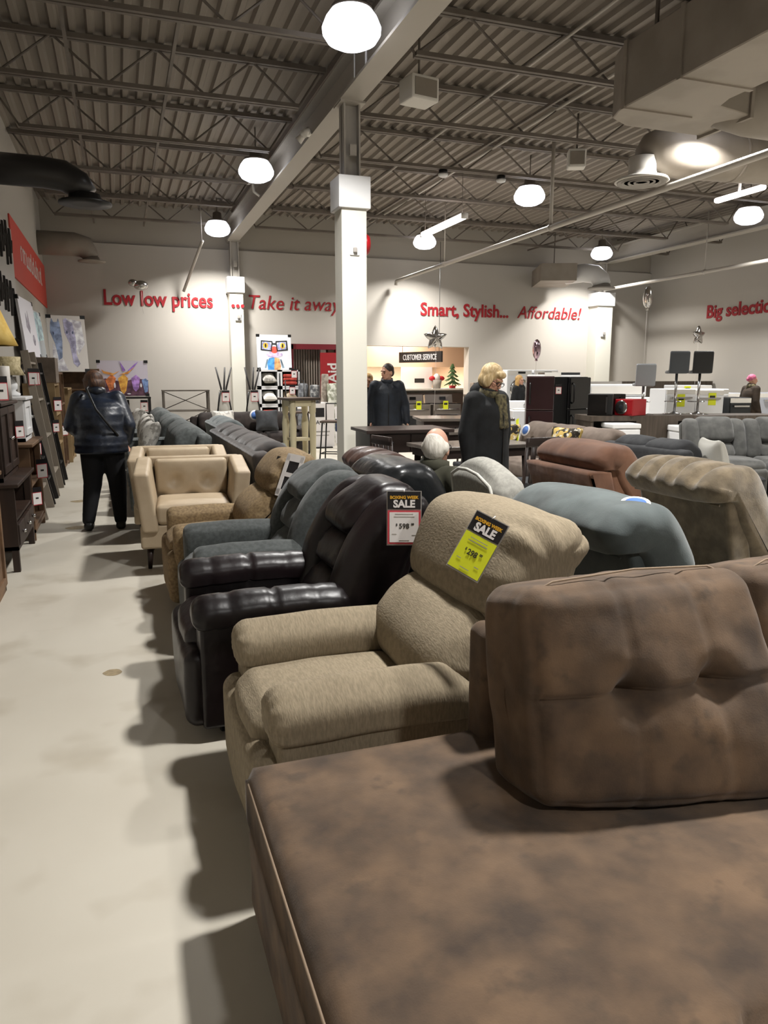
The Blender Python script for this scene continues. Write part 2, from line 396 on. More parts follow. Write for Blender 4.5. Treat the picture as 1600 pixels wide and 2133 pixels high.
b=BM();lathe(b,[(.2,.1),(.24,.02),(.34,0),(.34,-.03),(.2,-.03)],c=(11.74,16.58,3.78),n=20);O('diffuser',b,m_grey,t)
t=T('round_duct','black round duct coming out of the left wall high up','duct',(0,0,0))
b=BM();tube(b,[(-1.42,8.6,3.58),(-.6,8.6,3.57),(-.4,8.6,3.55),(-.27,8.6,3.48),(-.22,8.6,3.38)],[.15,.15,.15,.145,.14],18);O('duct_body',b,mat('black_duct','#232222',.35,spec=.6),t)
b=BM();lathe(b,[(.15,.08),(.17,.02),(.26,0),(.26,-.02),(.12,-.02)],c=(-.21,8.6,3.31),n=20);O('diffuser',b,m_dark,t)
t=T('round_duct','far beige round duct on the left wall near the corner, with flat diffuser','duct',(0,0,0))
b=BM();tube(b,[(-1.42,17.6,4.3),(-.7,17.6,4.3),(-.5,17.6,4.25),(-.42,17.6,4.12),(-.4,17.6,4.05)],[.24,.24,.23,.18,.16],18);O('duct_body',b,m_duct,t)
b=BM();lathe(b,[(.15,.08),(.17,.02),(.28,0),(.28,-.02),(.12,-.02)],c=(-.38,17.6,3.98),n=20);O('diffuser',b,m_duct,t)
def junction(lab,c,s,rz=0): 
    t=T('speaker_box',lab,'box',c,rz,group='boxes under the roof')
    O('box_shell',bx((0,0,0),s,bevel=.02),m_offw,t,False);O('bracket',cyl(BM(),(0,0,s[2]/2),(0,0,5.42-c[2]),.015,n=6),m_steel,t);O('grille',bx((0,-s[1]/2-.005,0),(s[0]*.8,.01,s[2]*.7)),m_duct,t,False)
junction('square beige box under the deck right of the beam, nearest of the two',(3.43,8.5,4.75),(.36,.3,.26),10)
junction('white box under the deck left of the round duct diffuser',(6.6,10.1,4.72),(.26,.2,.26),-25)
for lab,c in (('small white smoke detector on a joist above the middle row lamp',(6.2,11.69,4.775)),('small smoke detector with dark base beside the conduit, farther left',(5.15,11.69,4.775))):
    t=T('smoke_detector',lab,'detector',c,group='smoke detectors');O('base',cyl(BM(),(0,0,0),(0,0,.06),.07,n=14),m_dark,t);b=BM();lathe(b,[(.03,-.05),(.07,-.035),(.085,0)],n=16);O('dome',b,m_white,t)
t=T('security_camera','white dome security camera on a bracket on the main beam','camera',(2.47,13.9,4.78))
O('bracket',tube(BM(),[(.1,0,-.06),(0,0,0),(-.02,0,.16),(-.08,0,.2)],.025,8),m_offw,t);O('dome',ell(BM(),(-.1,0,.17),(.07,.07,.06)),m_white,t)
t=T('emergency_light','twin-head emergency light on the side of the main beam','light',(2.55,10.2,4.70))
O('bracket',bx((0,0,0),(.06,.12,.05)),m_offw,t)
for y in (-.11,.11): O('lamp_head',cyl(BM(),(-.02,y,.02),(-.1,y*1.4,-.06),.03,.055,12),m_offw,t)
t=T('strobe_light','white fire strobe on the front of the main column','alarm',(2.74,8.795,3.05))
O('back_plate',bx((0,0,0),(.12,.03,.16),bevel=.01),m_white,t,False);O('strobe_lens',bx((.0,-.03,-.02),(.05,.03,.06),bevel=.01),m_grey,t,False)
t=T('alarm_bell','red round fire bell on the right side of the main column','alarm',(2.90,8.98,3.13))
b=BM();M=xf((0,0,0),(0,90,0));lathe(b,[(.13,0),(.135,.03),(.11,.07),(.04,.09)],n=20,M=M);O('gong',b,mat('bell_red','#b01822',.35),t)
for lab,c in (('white strobe on the left wall column below the dots',(2.76,18.15,2.95)),('small white strobe on the wide right wall column',(12.92,18.06,2.75))):
    t=T('strobe_light',lab,'alarm',c);O('back_plate',bx((0,0,0),(.14,.03,.18),bevel=.01),m_white,t,False);O('strobe_lens',bx((.01,-.03,0),(.06,.03,.07)),m_grey,t,False)
for y,r in ((7.9,.012),(8.3,.008)):
    t=T('hanging_cable','thin white cable dropping beside the nearest lamp onto the beam' if y<8 else 'thinner white cable left of the one by the nearest lamp','cable',(2.6,y,5.1));O('cable',cyl(BM(),(0,0,.32),(0,0,-.39),r,n=6),m_white,t)
fl=bpy.data.objects['floor']
for sx_,sy_,r_ in ((-.12,3.99,.05),(-.5,8.2,.11),(-.55,10.0,.11)):
    b=BM();q=[b.verts.new((sx_+r_*math.cos(a)*(1+.25*nz((math.cos(a),math.sin(a),sx_),1.3)),sy_+r_*.9*math.sin(a)*(1+.25*nz((math.cos(a),math.sin(a),sy_),1.3)),.0008)) for a in [2*PI*i/20 for i in range(20)]];b.faces.new(q)
    O('floor_stain',b,mat('rust_stain','#9a8a6c',.6,c2='#85765c',ns=30),fl,False)
# ================= WALL LETTERING =================
m_letter=mat('letter_red','#9a1b24',.6)
def wl(name,body,size,loc,rot,label,bold=0,shear=0,sx=1):
    o=text(body,size,m_letter,None,loc,rot,.01,bold,shear,name='wall_lettering',sx=sx);tag(o,label,'sign');return o
wl('l','Low low prices',.47,(-.22,18.488,3.17),(90,0,0),'red bold wall lettering reading Low low prices',.009,sx=.84)
wl('l','...',.5,(2.6,18.155,3.17),(90,0,0),'three red dots on the wall column after prices',.012)
wl('l','Take it away',.47,(3.02,18.488,3.17),(90,0,0),'red slanted wall lettering reading Take it away',0,.22,sx=.97)
wl('l','Smart, Stylish...',.46,(7.55,18.488,3.14),(90,0,0),'red bold wall lettering reading Smart, Stylish',.009,sx=.93)
wl('l','Affordable!',.46,(10.42,18.488,3.14),(90,0,0),'red slanted wall lettering reading Affordable!',0,.22,sx=.97)
wl('l','Big selection',.46,(14.79,16.2,3.08),(90,0,-90),'red bold lettering reading Big selection on the right wall',.011)
# red banner panel on the left wall, with illegible white strokes
t=T('wall_banner','red banner with white writing along the left wall, below the ceiling','sign',(XL+.012,15.7,3.45))
O('panel',bx((0,0,.05),(.02,5.7,.9)),m_banner,t,False)
rng=random.Random(4);b=BM();y=-1.7
while y<1.9:
    h=rng.choice((.2,.24,.34));box(b,(.013,y,-.02+h/2),(.004,.07,h));box(b,(.013,y+.08,.0+(.2 if rng.random()<.5 else 0)),(.004,.12,.05));y+=rng.choice((.2,.22,.3))
O('lettering',b,m_card,t,False)
t=T('wall_banner','pale wall panel with big black scrawled writing at left edge','sign',(XL+.02,10.8,2.75))
O('panel',bx((0,0,.15),(.03,3.95,1.6)),mat('pale_panel','#bdb9b4',.8),t,False)
b=BM();y=-2.0
for row,z in ((0,.45),(1,-.25)):
    y=-1.9
    while y<1.7:
        h=rng.uniform(.25,.5);tube(b,[(.022,y,z+rng.uniform(-.1,.05)),(.022,y+.06,z+h),(.022,y+.16,z+rng.uniform(0,.15)),(.022,y+.22,z+h*.7)],.028,5);y+=rng.uniform(.26,.36)
O('lettering',b,m_ink,t,False)
# ================= UPHOLSTERED SEATING =================
f_suede=mat('brown_suede','#3d3025',.85,c2='#6a543f',ns=7,nd=9,lo=.32,hi=.7,bs=220,bd=.0006,bs2=6,bd2=.012,sheen=.08,c3='#4a3b2d',ns3=13)
f_beige=mat('beige_chenille','#7d715d',.9,c2='#8f826c',ns=150,nd=5,lo=.35,hi=.65,bs=260,bd=.002,bs2=5,bd2=.008,stretch=(.25,1,.25))
f_tan=mat('tan_chenille','#6d5a41',.9,c2='#8a7555',ns=60,lo=.35,hi=.65,bs=150,bd=.001,bs2=5,bd2=.01)
f_leath=mat('burgundy_leather','#0f0a0b',.36,c2='#180f11',ns=3,bs=90,bd=.0003,bs2=9,bd2=.006,spec=.4)
f_grey=mat('slate_fabric','#363a39',.85,c2='#434746',ns=40,bs=180,bd=.0008,bs2=5,bd2=.01,sheen=.15)
f_gblue=mat('bluegrey_microfibre','#3d4444',.8,c2='#525b5b',ns=6,nd=6,lo=.35,hi=.65,bs=160,bd=.0006,bs2=5,bd2=.012,sheen=.2)
f_rust=mat('rust_microfibre','#5a3b29',.8,c2='#6d4a34',ns=5,bs=150,bd=.0006,bs2=6,bd2=.012,sheen=.15)
f_olive=mat('olive_brown_plush','#544938',.9,c2='#6d604c',ns=12,nd=6,bs=120,bd=.0012,bs2=6,bd2=.012,sheen=.3)
f_blackl=mat('black_leather','#17191b',.3,bs=90,bd=.0005,bs2=8,bd2=.008,spec=.6)
f_brownl=mat('brown_leather','#3d2b25',.4,c2='#4a352d',ns=6,bs2=8,bd2=.008)
f_lgrey=mat('light_grey_fabric','#8d8b84',.9,c2='#9c9a92',ns=50,bs=150,bd=.0008)
f_lpipe=mat('light_grey_piping','#b6b4ac',.8)
f_club=mat('cream_leather','#a39178',.5,c2='#ae9d84',ns=4,bs=100,bd=.0005,bs2=5,bd2=.006)
f_dkbr=mat('dark_brown_plush','#2a2523',.8,c2='#38312e',ns=8,bs=120,bd=.0008,bs2=6,bd2=.012,sheen=.2)
f_greys=mat('grey_sofa_fabric','#4e5150',.9,c2='#5b5f5e',ns=30,bs=150,bd=.0008,bs2=5,bd2=.008)
f_taupe=mat('taupe_fabric','#6c6057',.9,c2='#7a6d63',ns=8,bs=120,bd=.0008,bs2=5,bd2=.008)
f_char=mat('charcoal_fabric','#2d2e30',.9,c2='#38393b',ns=9,bs=120,bd=.0008,bs2=5,bd2=.008)
f_navy=mat('navy_fabric','#22262c',.85,c2='#2c3138',ns=9,bs=120,bd=.0008)
f_recl=mat('grey_plush','#3b3b39',.9,c2='#4a4a47',ns=9,bs=120,bd=.001,bs2=6,bd2=.01,sheen=.2)
f_espr=mat('espresso_fabric','#241d1a',.9,c2='#2e2622',ns=12,bs=120,bd=.0008)
f_geo=mat('geometric_print','#2a231a',.9,c2='#b59a55',ns=16,nd=0,lo=.5,hi=.52,c3='#d8d2c4',ns3=19)
f_floral=mat('silver_print','#8f8b84',.8,c2='#b9b5ad',ns=14,lo=.45,hi=.5)
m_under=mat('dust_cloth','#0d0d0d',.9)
m_leg=mat('espresso_wood','#211613',.45,c2='#2c1e19',ns=8)
m_stitch=mat('seam_thread','#8d7a66',.8)
def gather(p,nn,t,u,amp=.006,freq=14,reach=.35,seed=0):
    e=max(0,(abs(t)-(1-reach))/reach)
    return p+nn*(amp*e*(math.sin(u*2*PI*freq+3*nz(p,5,seed))+.3*nz(p,9,seed)))
def softw(p,n,seed=0,a=.006,s=5): return p+n*(a*nz(p,s,seed))
def arm_roll(side,fm,root,W,y0,y1,ztop,r=.105,seg=0,wr=.006,drop=.16):
    """A rolled, padded arm: round top roll over a flat side panel."""
    x=side*(W/2-r-.005); a=T('arm','', '' ) if False else None
    b=BM(); zc=ztop-r
    prof=[(-r*.86,zc-drop),(-r*1.0,zc-drop*.3),(-r*.95,zc+.05),(-r*.5,zc+.09),(0,ztop-zc+zc),(r*.5,zc+.09),(r*.95,zc+.05),(r*1.0,zc-drop*.3),(r*.86,zc-drop),(0,zc-drop-.02)]
    def fn(p,nn,t,u):
        q=gather(p,nn,t,u,wr,11,.22,side*3)
        if seg:
            for sx in [-.55+1.1*i/(seg-1) for i in range(seg)] if seg>1 else [0]:
                d=abs(t-sx)
                if d<.06: q=q-nn*(.011*(1-d/.06)**1.2)
        q=q+Vector((0,0,-.018*max(0,-t)*0-.012*(t*t)))
        return q+nn*(.004*nz(p,7,side))
    loft(b,prof,y1-y0,.055,nseg=26,axis='y',c=(x,(y0+y1)/2,0),fn=fn,sub=4)
    o=O('armrest',b,fm,root)
    b=BM();soft(b,(r*1.62,y1-y0-.03,zc-.07),.02,c=(x,(y0+y1)/2+.01,(zc-.07)/2+.06),m=6,k=3,fn=lambda p,n:softw(p,n,side,.004,6)); O('side_panel',b,fm,o)
    return o
def recliner(name,label,loc,rz,fm,style='pillow',W=.95,H=1.05,armtop=.63,y0=-.5,y1=.14,seg=0,group='recliners on display',seat=.48,lobes=1,tilt=0,lean=.28,wr=.006,armr=.11,drop=.16,bw=None):
    """Local frame: front faces -y, seat width along x."""
    t=T(name,label,'recliner',loc,rz,group)
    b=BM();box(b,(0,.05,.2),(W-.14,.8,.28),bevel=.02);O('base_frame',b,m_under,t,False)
    for s in (1,-1): arm_roll(s,fm,t,W,y0+.03,y1,armtop,armr,seg,wr,drop)
    IW=W-4*armr+.03
    b=BM();soft(b,(IW,.62,.2),.07,c=(0,y0+.33,seat-.1),bulge=(0,.02,.02),m=12,fn=lambda p,n:softw(p,n,1,.005,6));O('seat_cushion',b,fm,t)
    b=BM();soft(b,(W-.1,.12,seat-.14),.05,c=(0,y0+.05,(seat-.14)/2+.06),bulge=(0,.015,0),m=12,fn=lambda p,n:softw(p,n,2,.006,5));O('footrest_panel',b,fm,t)
    for sx in (-1,1):
        for sy in (y0+.16,.36): O('foot',cyl(BM(),(sx*(W/2-.14),sy,0),(sx*(W/2-.14),sy,.07),.025,n=8),m_black,t)
    BW=IW+2*armr*.9 if style!='wing' else W-.16
    BW=bw or BW
    ys=y1-.02; zt=H
    tn=math.tan(lean)
    Y=lambda z,o=0: ys+(z-.45)*tn+o       # leaning line of the back's front face
    # outside back
    b=BM();loft(b,[(Y(.3,.2),.16),(Y(.3,.12),.2),(Y(.6,.1),.6),(Y(zt-.2,.1),zt-.2),(Y(zt-.12,.16),zt-.14),(Y(zt-.14,.2),zt-.17),(Y(.6,.24),.6),(Y(.3,.24),.2)],BW-.03,.03,nseg=6,fn=lambda p,nn,t_,u:p+nn*(.003*nz(p,6)))
    bk=O('backrest',b,fm,t)
    if style=='pillow':
        b=BM();prof=[(Y(.45,-.05),.44),(Y(.55,-.15),.52),(Y(.66,-.15),.65),(Y(.77,-.06),.76),(Y(.77,.06),.77),(Y(.7,.15),.7),(Y(.5,.14),.48)]
        def fl(p,nn,tt,u):
            q=gather(p,nn,tt,u,.005,9,.3,5); return q+nn*(.007*nz(p,5,3)-.016*tt*tt)
        loft(b,prof,BW+.02,.15,nseg=22,fn=fl,sub=6,k=9);O('lumbar_cushion',b,fm,bk)
        b=BM();prof=[(Y(.72,.02),.735),(Y(.8,-.045),.78),(Y(.9,-.06),.88),(Y(.99,-.01),zt-.05),(Y(zt,.07),zt),(Y(zt,.2),zt-.01),(Y(zt-.06,.29),zt-.09),(Y(.85,.27),.84),(Y(.74,.17),.74)]
        def fh(p,nn,tt,u):
            e=max(0,(tt-.5)/.5); w_=math.sin(u*2*PI*9+2.2*nz(p,4,7)+.6)
            return p+nn*(.019*e*(1-.35*e)*w_*abs(w_)+.007*nz(p,5,8)-.022*tt*tt)
        loft(b,prof,BW+.04,.09,nseg=30,fn=fh,sub=8,k=7);O('head_cushion',b,fm,bk)
    elif style=='wing':
        cw=(BW)*.5
        for (za,zb,dp) in ((.44,.64,.1),(.62,.82,.085),(.80,zt-.005,.1)):
            m_=(za+zb)/2
            b=BM();prof=[(Y(za,.04),za),(Y(za,-dp*.7),za+.03),(Y(m_,-dp),m_),(Y(zb,-dp*.7),zb-.03),(Y(zb,.04),zb),(Y(m_,.12),m_)]
            if zb>zt-.05: prof=[(Y(za,.04),za),(Y(za,-dp*.7),za+.03),(Y(m_,-dp),m_),(Y(zb,-dp*.5),zb-.05),(Y(zb,.04),zb),(Y(zb,.16),zb-.01),(Y(zb,.23),zb-.1),(Y(m_,.18),m_-.05)]
            loft(b,prof,cw+.02,.07,nseg=16,fn=lambda p,nn,tt,u:gather(p,nn,tt,u,.005,7,.4,za*9)+nn*(.008*nz(p,6,za)),sub=6,k=6);O('back_pillow',b,fm,bk)
        for s in (-1,1):
            b=BM();prof=[(Y(.44,.1),.42),(Y(.44,-.07),.44),(Y(.6,-.1),.6),(Y(.8,-.1),.8),(Y(zt-.06,-.06),zt-.1),(Y(zt-.03,.04),zt-.035),(Y(zt-.03,.17),zt-.045),(Y(zt-.1,.235),zt-.14),(Y(.8,.23),.8),(Y(.5,.2),.5)]
            loft(b,prof,(BW-cw)/2+.02,.07,nseg=12,c=(s*(cw/2+(BW-cw)/4),0,0),fn=lambda p,nn,tt,u:p+nn*(.008*nz(p,6,s)-.012*tt*tt),sub=6,k=6);O('side_bolster',b,fm,bk)
    else:   # 'rear': pillow top folded over the outside back, often with lobes
        b=BM();prof=[(Y(.46,0),.45),(Y(.55,-.09),.53),(Y(.7,-.08),.7),(Y(.85,-.11),.85),(Y(zt-.06,-.06),zt-.05),(Y(zt,.05),zt),(Y(zt,.2),zt-.015),(Y(zt-.08,.31),zt-.1),(Y(zt-.17,.29),zt-.2),(Y(zt-.2,.2),zt-.205),(Y(.7,.14),.7)]
        def fr(p,nn,tt,u):
            q=p+nn*(.008*nz(p,5,2)-.02*tt*tt)
            if lobes>1:
                c_=abs(math.cos((tt+1)/2*lobes*PI)); q=q-nn*(.035*max(0,c_-.72)/.28*max(0,nn.z+.35))
            return gather(q,nn,tt,u,.006,8,.3,4)
        loft(b,prof,BW+.03,.09,nseg=44 if lobes>1 else 26,fn=fr,sub=7,k=7);O('pillow_top',b,fm,bk)
        b=BM();tube(b,[(x_,Y(zt-.2,.245)+.002,zt-.205) for x_ in (-(BW-.06)/2,0,(BW-.06)/2)],.006,6);O('welt',b,fm,bk)
    return t
# --- row along the aisle (facing the aisle) ---
recliner('recliner','beige chenille rolled-arm recliner with the yellow sale card, behind the chaise',(.86,2.44,0),-90,f_beige,'pillow',bw=.80,W=.89,H=1.09,armtop=.63,y0=-.53,y1=.19,drop=.05)
recliner('recliner','dark burgundy leather recliner with stitched arm tops and white sale card',(.80,3.44,0),-90,f_leath,'wing',bw=.78,W=.88,H=1.06,armtop=.645,y0=-.6,y1=.12,seg=3,lean=.36,wr=.002,armr=.1,drop=.03)
recliner('recliner','slate grey fabric recliner between the leather one and the tan one',(.80,4.42,0),-90,f_grey,'wing',W=.9,H=1.04,armtop=.64,y0=-.5,y1=.14,lean=.34,wr=.003)
recliner('recliner','tan recliner with a white price tag and cardboard holder on its back',(.75,5.32,0),-90,f_tan,'pillow',W=.92,H=1.03,armtop=.6,y0=-.5,y1=.14)
# --- second row, backs towards the aisle row ---
recliner('recliner','blue-grey recliner seen from behind with blue and white sticker',(2.2,2.59,0),90,f_gblue,'rear',W=.98,H=1.09,y1=.12)
recliner('recliner','black leather recliner where the white-haired man sits',(1.98,4.41,0),90,f_blackl,'rear',W=.92,H=1.05,y1=.12,lobes=1)
recliner('recliner','brown leather recliner behind the slate grey one, beside the main column',(2.25,5.6,0),90,f_brownl,'rear',W=.95,H=.99,y1=.12,lobes=3)
t=recliner('recliner','rust brown recliner with flat outside back facing the camera',(3.64,4.72,0),90,f_rust,'rear',W=1.05,H=1.09,y1=.12)
YY=lambda z,o:.10+(z-.45)*math.tan(.28)+o
b=BM();loft(b,[(YY(.2,.2),.14),(YY(.9,.2),.90),(YY(.9,.39),.905),(YY(.86,.405),.875),(YY(.2,.33),.14)],.86,.03,nseg=4,raw=True,k=4);O('outside_back',b,f_rust,t)
recliner('recliner','olive brown plush recliner with puffy lobed top at the right',(3.28,3.2,0),90,f_olive,'rear',W=.92,H=1.12,y1=.12,lobes=5)
# --- light grey armchair, back to camera ---
t=T('armchair','light grey armchair with pale piping on its back, beside the coated woman',  'armchair',(2.24,3.5,0),84);t.scale=(.97,1,1.12)
b=BM();soft(b,(.8,.16,.62),.06,c=(0,.36,.67),rot=(-12,0,0),bulge=(0,.03,.03),fn=lambda p,n:Vector((p.x*(1-.12*max(0,p.z/.31)),p.y,p.z-.05*(p.x/.4)**2*max(0,p.z/.31))));O('backrest',b,f_lgrey,t)
pp=[(-.36,.40,.4),(-.355,.43,.6),(-.34,.475,.8),(-.3,.5,.9),(-.15,.51,.94),(0,.515,.95),(.15,.51,.94),(.3,.5,.9),(.34,.475,.8),(.355,.43,.6),(.36,.40,.4)]
O('piping',tube(BM(),pp,.009,6),f_lpipe,t)
b=BM();soft(b,(.62,.66,.18),.06,c=(0,-.03,.4),bulge=(0,.02,.03));O('seat_cushion',b,f_lgrey,t)
for s in (-1,1): b=BM();soft(b,(.13,.7,.42),.05,c=(s*.36,0,.4));O('armrest',b,f_lgrey,t)
for sx in (-1,1):
    for sy in (-1,1): O('leg',cyl(BM(),(sx*.32,sy*.3,.22),(sx*.33,sy*.32,0),.025,.015,8),m_leg,t)
# --- cream leather club chairs ---
def tuft(pts,rad,dep,axis=1,sgn=-1,lines=True):
    def fn(p,n):
        if p[axis]*sgn<=0: return p
        d=0
        for (a,c_) in pts:
            r2=((p.x-a)**2+(p.z-c_)**2); d+=dep*math.exp(-r2/(rad*rad))
        q=p.copy();q[axis]-=sgn*d;return q
    return fn
def club(label,loc,rz):
    t=T('club_chair',label,'armchair',loc,rz,'cream leather club chairs')
    b=BM();soft(b,(.86,.8,.2),.025,c=(0,0,.27),m=8);O('base_frame',b,f_club,t)
    b=BM();soft(b,(.62,.2,.55),.035,c=(0,.27,.56),rot=(-6,0,0),bulge=(0,.03,0),m=22,fn=tuft([(-.14,.08),(.14,.08),(0,-.07),(-.27,-.07),(.27,-.07)],.05,.06));O('backrest',b,f_club,t)
    b=BM();soft(b,(.86,.1,.5),.025,c=(0,.36,.6),rot=(-4,0,0),m=8);O('outside_back',b,f_club,t)
    for s in (-1,1):
        b=BM();soft(b,(.13,.8,.48),.03,c=(s*.375,-.02,.58),m=10,fn=lambda p,n:Vector((p.x+s*.03*(p.z/.24),p.y-.03*(p.z/.24)*(-1 if p.y<0 else 0),p.z+.03*(p.y/.4))));O('armrest',b,f_club,t)
    b=BM();soft(b,(.6,.6,.16),.04,c=(0,-.12,.45),bulge=(0,.01,.02));O('seat_cushion',b,f_club,t)
    for sx in (-1,1):
        for sy in (-1,1): O('leg',cyl(BM(),(sx*.36,sy*.33,.18),(sx*.37,sy*.35,0),.028,.016,10),m_leg,t)
club('nearer cream leather tufted club chair with open front towards the camera',(.55,6.52,0),-4)
club('farther cream leather club chair behind its twin beside the aisle',(.52,7.62,0),-4)
# --- generic sofa: local front -y ---
def sofa(name,label,loc,rz,fm,L=2.0,n=3,H=.92,arm=.62,D=.95,lobe=True,cat='sofa',armw=.2,rear_seam=True,pil=.26,legs=True):
    t=T(name,label,cat,loc,rz)
    b=BM();soft(b,(L-.06,D-.1,.26),.03,c=(0,0,.22),m=8);O('base_frame',b,fm,t)
    b=BM();soft(b,(L-.1,.16,H-.25),.05,c=(0,D/2-.12,.12+(H-.1)/2),rot=(-8,0,0),m=10);bk=O('backrest',b,fm,t)
    il=L-2*armw
    for i in range(n):
        x=-il/2+il*(i+.5)/n;w_=il/n
        b=BM();soft(b,(w_-.005,D-.28,.2),.06,c=(x,-.12,.4),bulge=(0,.02,.025),fn=lambda p,q:softw(p,q,i,.004));O('seat_cushion',b,fm,t)
        b=BM();zz=H-.02
        prof=[(.12,.46),(.02,.52),(-.02,.64),(.02,H-.1),(.12,H+.0),(.24,H+.02),(.36,H-.04),(.39,H-.16),(.34,H-.22),(.26,.6)]
        prof=[(a+D/2-.42,z) for a,z in prof]
        loft(b,prof,w_+.02,.09,nseg=14,c=(x,0,0),fn=lambda p,nn,tt,u:gather(p,nn,tt,u,.006,7,.4,i)+nn*(.01*nz(p,5,i+loc[0])),sub=5,k=6);O('back_cushion',b,fm,bk)
    for s in (-1,1):
        b=BM();prof=[(-armw/2,.1),(-armw/2,arm-.1),(-armw/2-.01,arm-.03),(0,arm),(armw/2+.01,arm-.03),(armw/2,arm-.1),(armw/2,.1),(0,.09)]
        loft(b,prof,D-.08,.04,nseg=10,axis='y',c=(s*(L/2-armw/2),-.02,0),sub=4,fn=lambda p,nn,tt,u:p+nn*(.004*nz(p,6)));O('armrest',b,fm,t)
    if legs:
        for sx in (-1,1):
            for sy in (-1,1): O('foot',cyl(BM(),(sx*(L/2-.12),sy*(D/2-.14),.1),(sx*(L/2-.12),sy*(D/2-.14),0),.03,n=8),m_leg,t)
    return t
def pillow(label,loc,rot,fm,s=.45,group=None):
    b=BM();soft(b,(s,.13,s),.06,bulge=(0,.05,0),m=12,k=3,fn=lambda p,n:Vector((p.x*(1-.12*(1-(2*p.z/s)**2)),p.y*(1-.6*max(abs(2*p.x/s),abs(2*p.z/s))**3),p.z*(1-.12*(1-(2*p.x/s)**2)))))
    o=O('throw_pillow',b,fm);o.location=loc;o.rotation_euler=[R(a) for a in rot];tag(o,label,'pillow',group);return o
sofa('reclining_sofa','dark brown plush sofa with puffy overstuffed back lobes, behind the club chairs',(1.62,7.95,0),90,f_dkbr,L=3.4,n=5,H=.97,D=1.15)
sofa('sofa','nearest grey sofa by the aisle, past the club chairs',(.5,9.65,0),-90,f_greys,L=2.1,n=2,H=.96,arm=.74)
sofa('sofa','second grey sofa in the aisle line, behind the nearest grey one',(.5,11.9,0),-90,f_greys,L=2.1,n=2,H=.95,arm=.68)
sofa('sofa','farthest grey sofa of the aisle line, with silver throw pillows',(.45,14.3,0),-90,f_greys,L=2.1,n=2,H=.95,arm=.68)
sofa('sofa','blue-grey sofa behind the grey aisle sofas, before the dark espresso one',(1.75,11.4,0),90,f_gblue,L=2.0,n=3,H=.93)
sofa('sofa','dark espresso sofa near the back wall with round blue sticker',(2.3,14.3,0),0,f_espr,L=2.2,n=3,H=.86,arm=.6)
for i,(lab,loc,rot,fm) in enumerate((('large silver print pillow on the second grey sofa, farther of its two',(.36,12.2,.78),(-16,0,-80),f_floral),('silver print pillow leaning low on the nearest grey sofa arm',(.34,10.2,.78),(-22,0,-78),f_floral),
   ('silver print pillow on the second grey sofa, nearer of its two',(.34,11.45,.77),(-20,0,-85),f_floral),('silver print pillow on the farthest grey sofa',(.3,14.6,.77),(-18,0,-75),f_floral),('black and white pillow lying on dark espresso sofa, left one',(1.8,13.98,.74),(-25,0,8),f_floral),('dark throw pillow with white edge on the espresso sofa, right one',(2.6,13.98,.74),(-25,0,-6),f_char))): pillow(lab,loc,rot,fm,group='throw pillows on the grey and espresso sofas')
sofa('sofa','taupe sofa with yellow tag and patterned pillows right of the coated woman',(5.1,8.1,0),-90,f_taupe,L=2.3,n=3,H=.93,D=1.0)
sofa('sofa','charcoal sofa behind the rust recliner, with black and white pillow',(5.3,6.05,0),90,f_char,L=1.35,n=2,H=.94,D=1.0)
pillow('brown yellow and white geometric print pillow on the taupe sofa, nearest one',(4.9,7.5,.76),(-18,0,-70),f_geo,.46,'geometric print pillows');pillow('geometric print pillow at the far end of the taupe sofa',(4.92,8.9,.74),(-18,0,-80),f_geo,.42,'geometric print pillows')
pillow('black and white pillow leaning at the right end of charcoal sofa',(5.36,5.62,.76),(-15,0,70),f_lpipe,.45)
# grey reclining loveseat at the right, facing the camera
def loveseat(label,loc,rz,fm):
    t=T('reclining_loveseat',label,'loveseat',loc,rz)
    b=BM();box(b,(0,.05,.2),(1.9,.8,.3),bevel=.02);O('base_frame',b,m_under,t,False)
    for s in (-1,1): arm_roll(s,fm,t,2.05,-.5,.2,.64,.13,0,.003)
    for i,x in enumerate((-.40,.40)):
        b=BM();soft(b,(.76,.66,.22),.08,c=(x,-.15,.4),bulge=(0,.02,.03),m=12);O('seat_cushion',b,fm,t)
        b=BM();soft(b,(.76,.12,.36),.05,c=(x,-.46,.24),bulge=(0,.02,0));O('footrest_panel',b,fm,t)
        for (za,zb,dp) in ((.46,.7,.1),(.68,1.02,.09)):
            m_=(za+zb)/2;Y=lambda z,o=0:.2+(z-.45)*.3+o
            b=BM();loft(b,[(Y(za,.05),za),(Y(za,-dp*.8),za+.04),(Y(m_,-dp),m_),(Y(zb,-dp*.7),zb-.04),(Y(zb,.05),zb),(Y(zb,.15),zb-.04),(Y(m_,.18),m_)],.46,.07,nseg=12,c=(x,0,0),fn=lambda p,nn,tt,u:p+nn*(.006*nz(p,6)));O('back_pillow',b,fm,t)
        for s in (-1,1):
            Y=lambda z,o=0:.2+(z-.45)*.3+o
            b=BM();loft(b,[(Y(.46,.1),.44),(Y(.5,-.07),.5),(Y(.8,-.07),.8),(Y(.98,-.03),.95),(Y(1,.06),.99),(Y(.98,.16),.95),(Y(.6,.2),.6)],.19,.07,nseg=8,c=(x+s*.3,0,0));O('side_bolster',b,fm,t)
    for sx in (-1,1): O('foot',cyl(BM(),(sx*.8,-.3,0),(sx*.8,-.3,.06),.03,n=8),m_black,t)
    b=BM();soft(b,(1.6,.12,.7),.05,c=(0,.46,.6),rot=(-16,0,0));O('backrest',b,fm,t)
loveseat('grey plush reclining loveseat facing the camera at right',(7.8,7.5,0),-22,f_recl)
recliner('recliner','dark navy recliner cut off at the right edge, behind the olive recliner',(5.3,3.9,0),60,f_navy,'rear',W=1.0,H=.95,y1=.12)
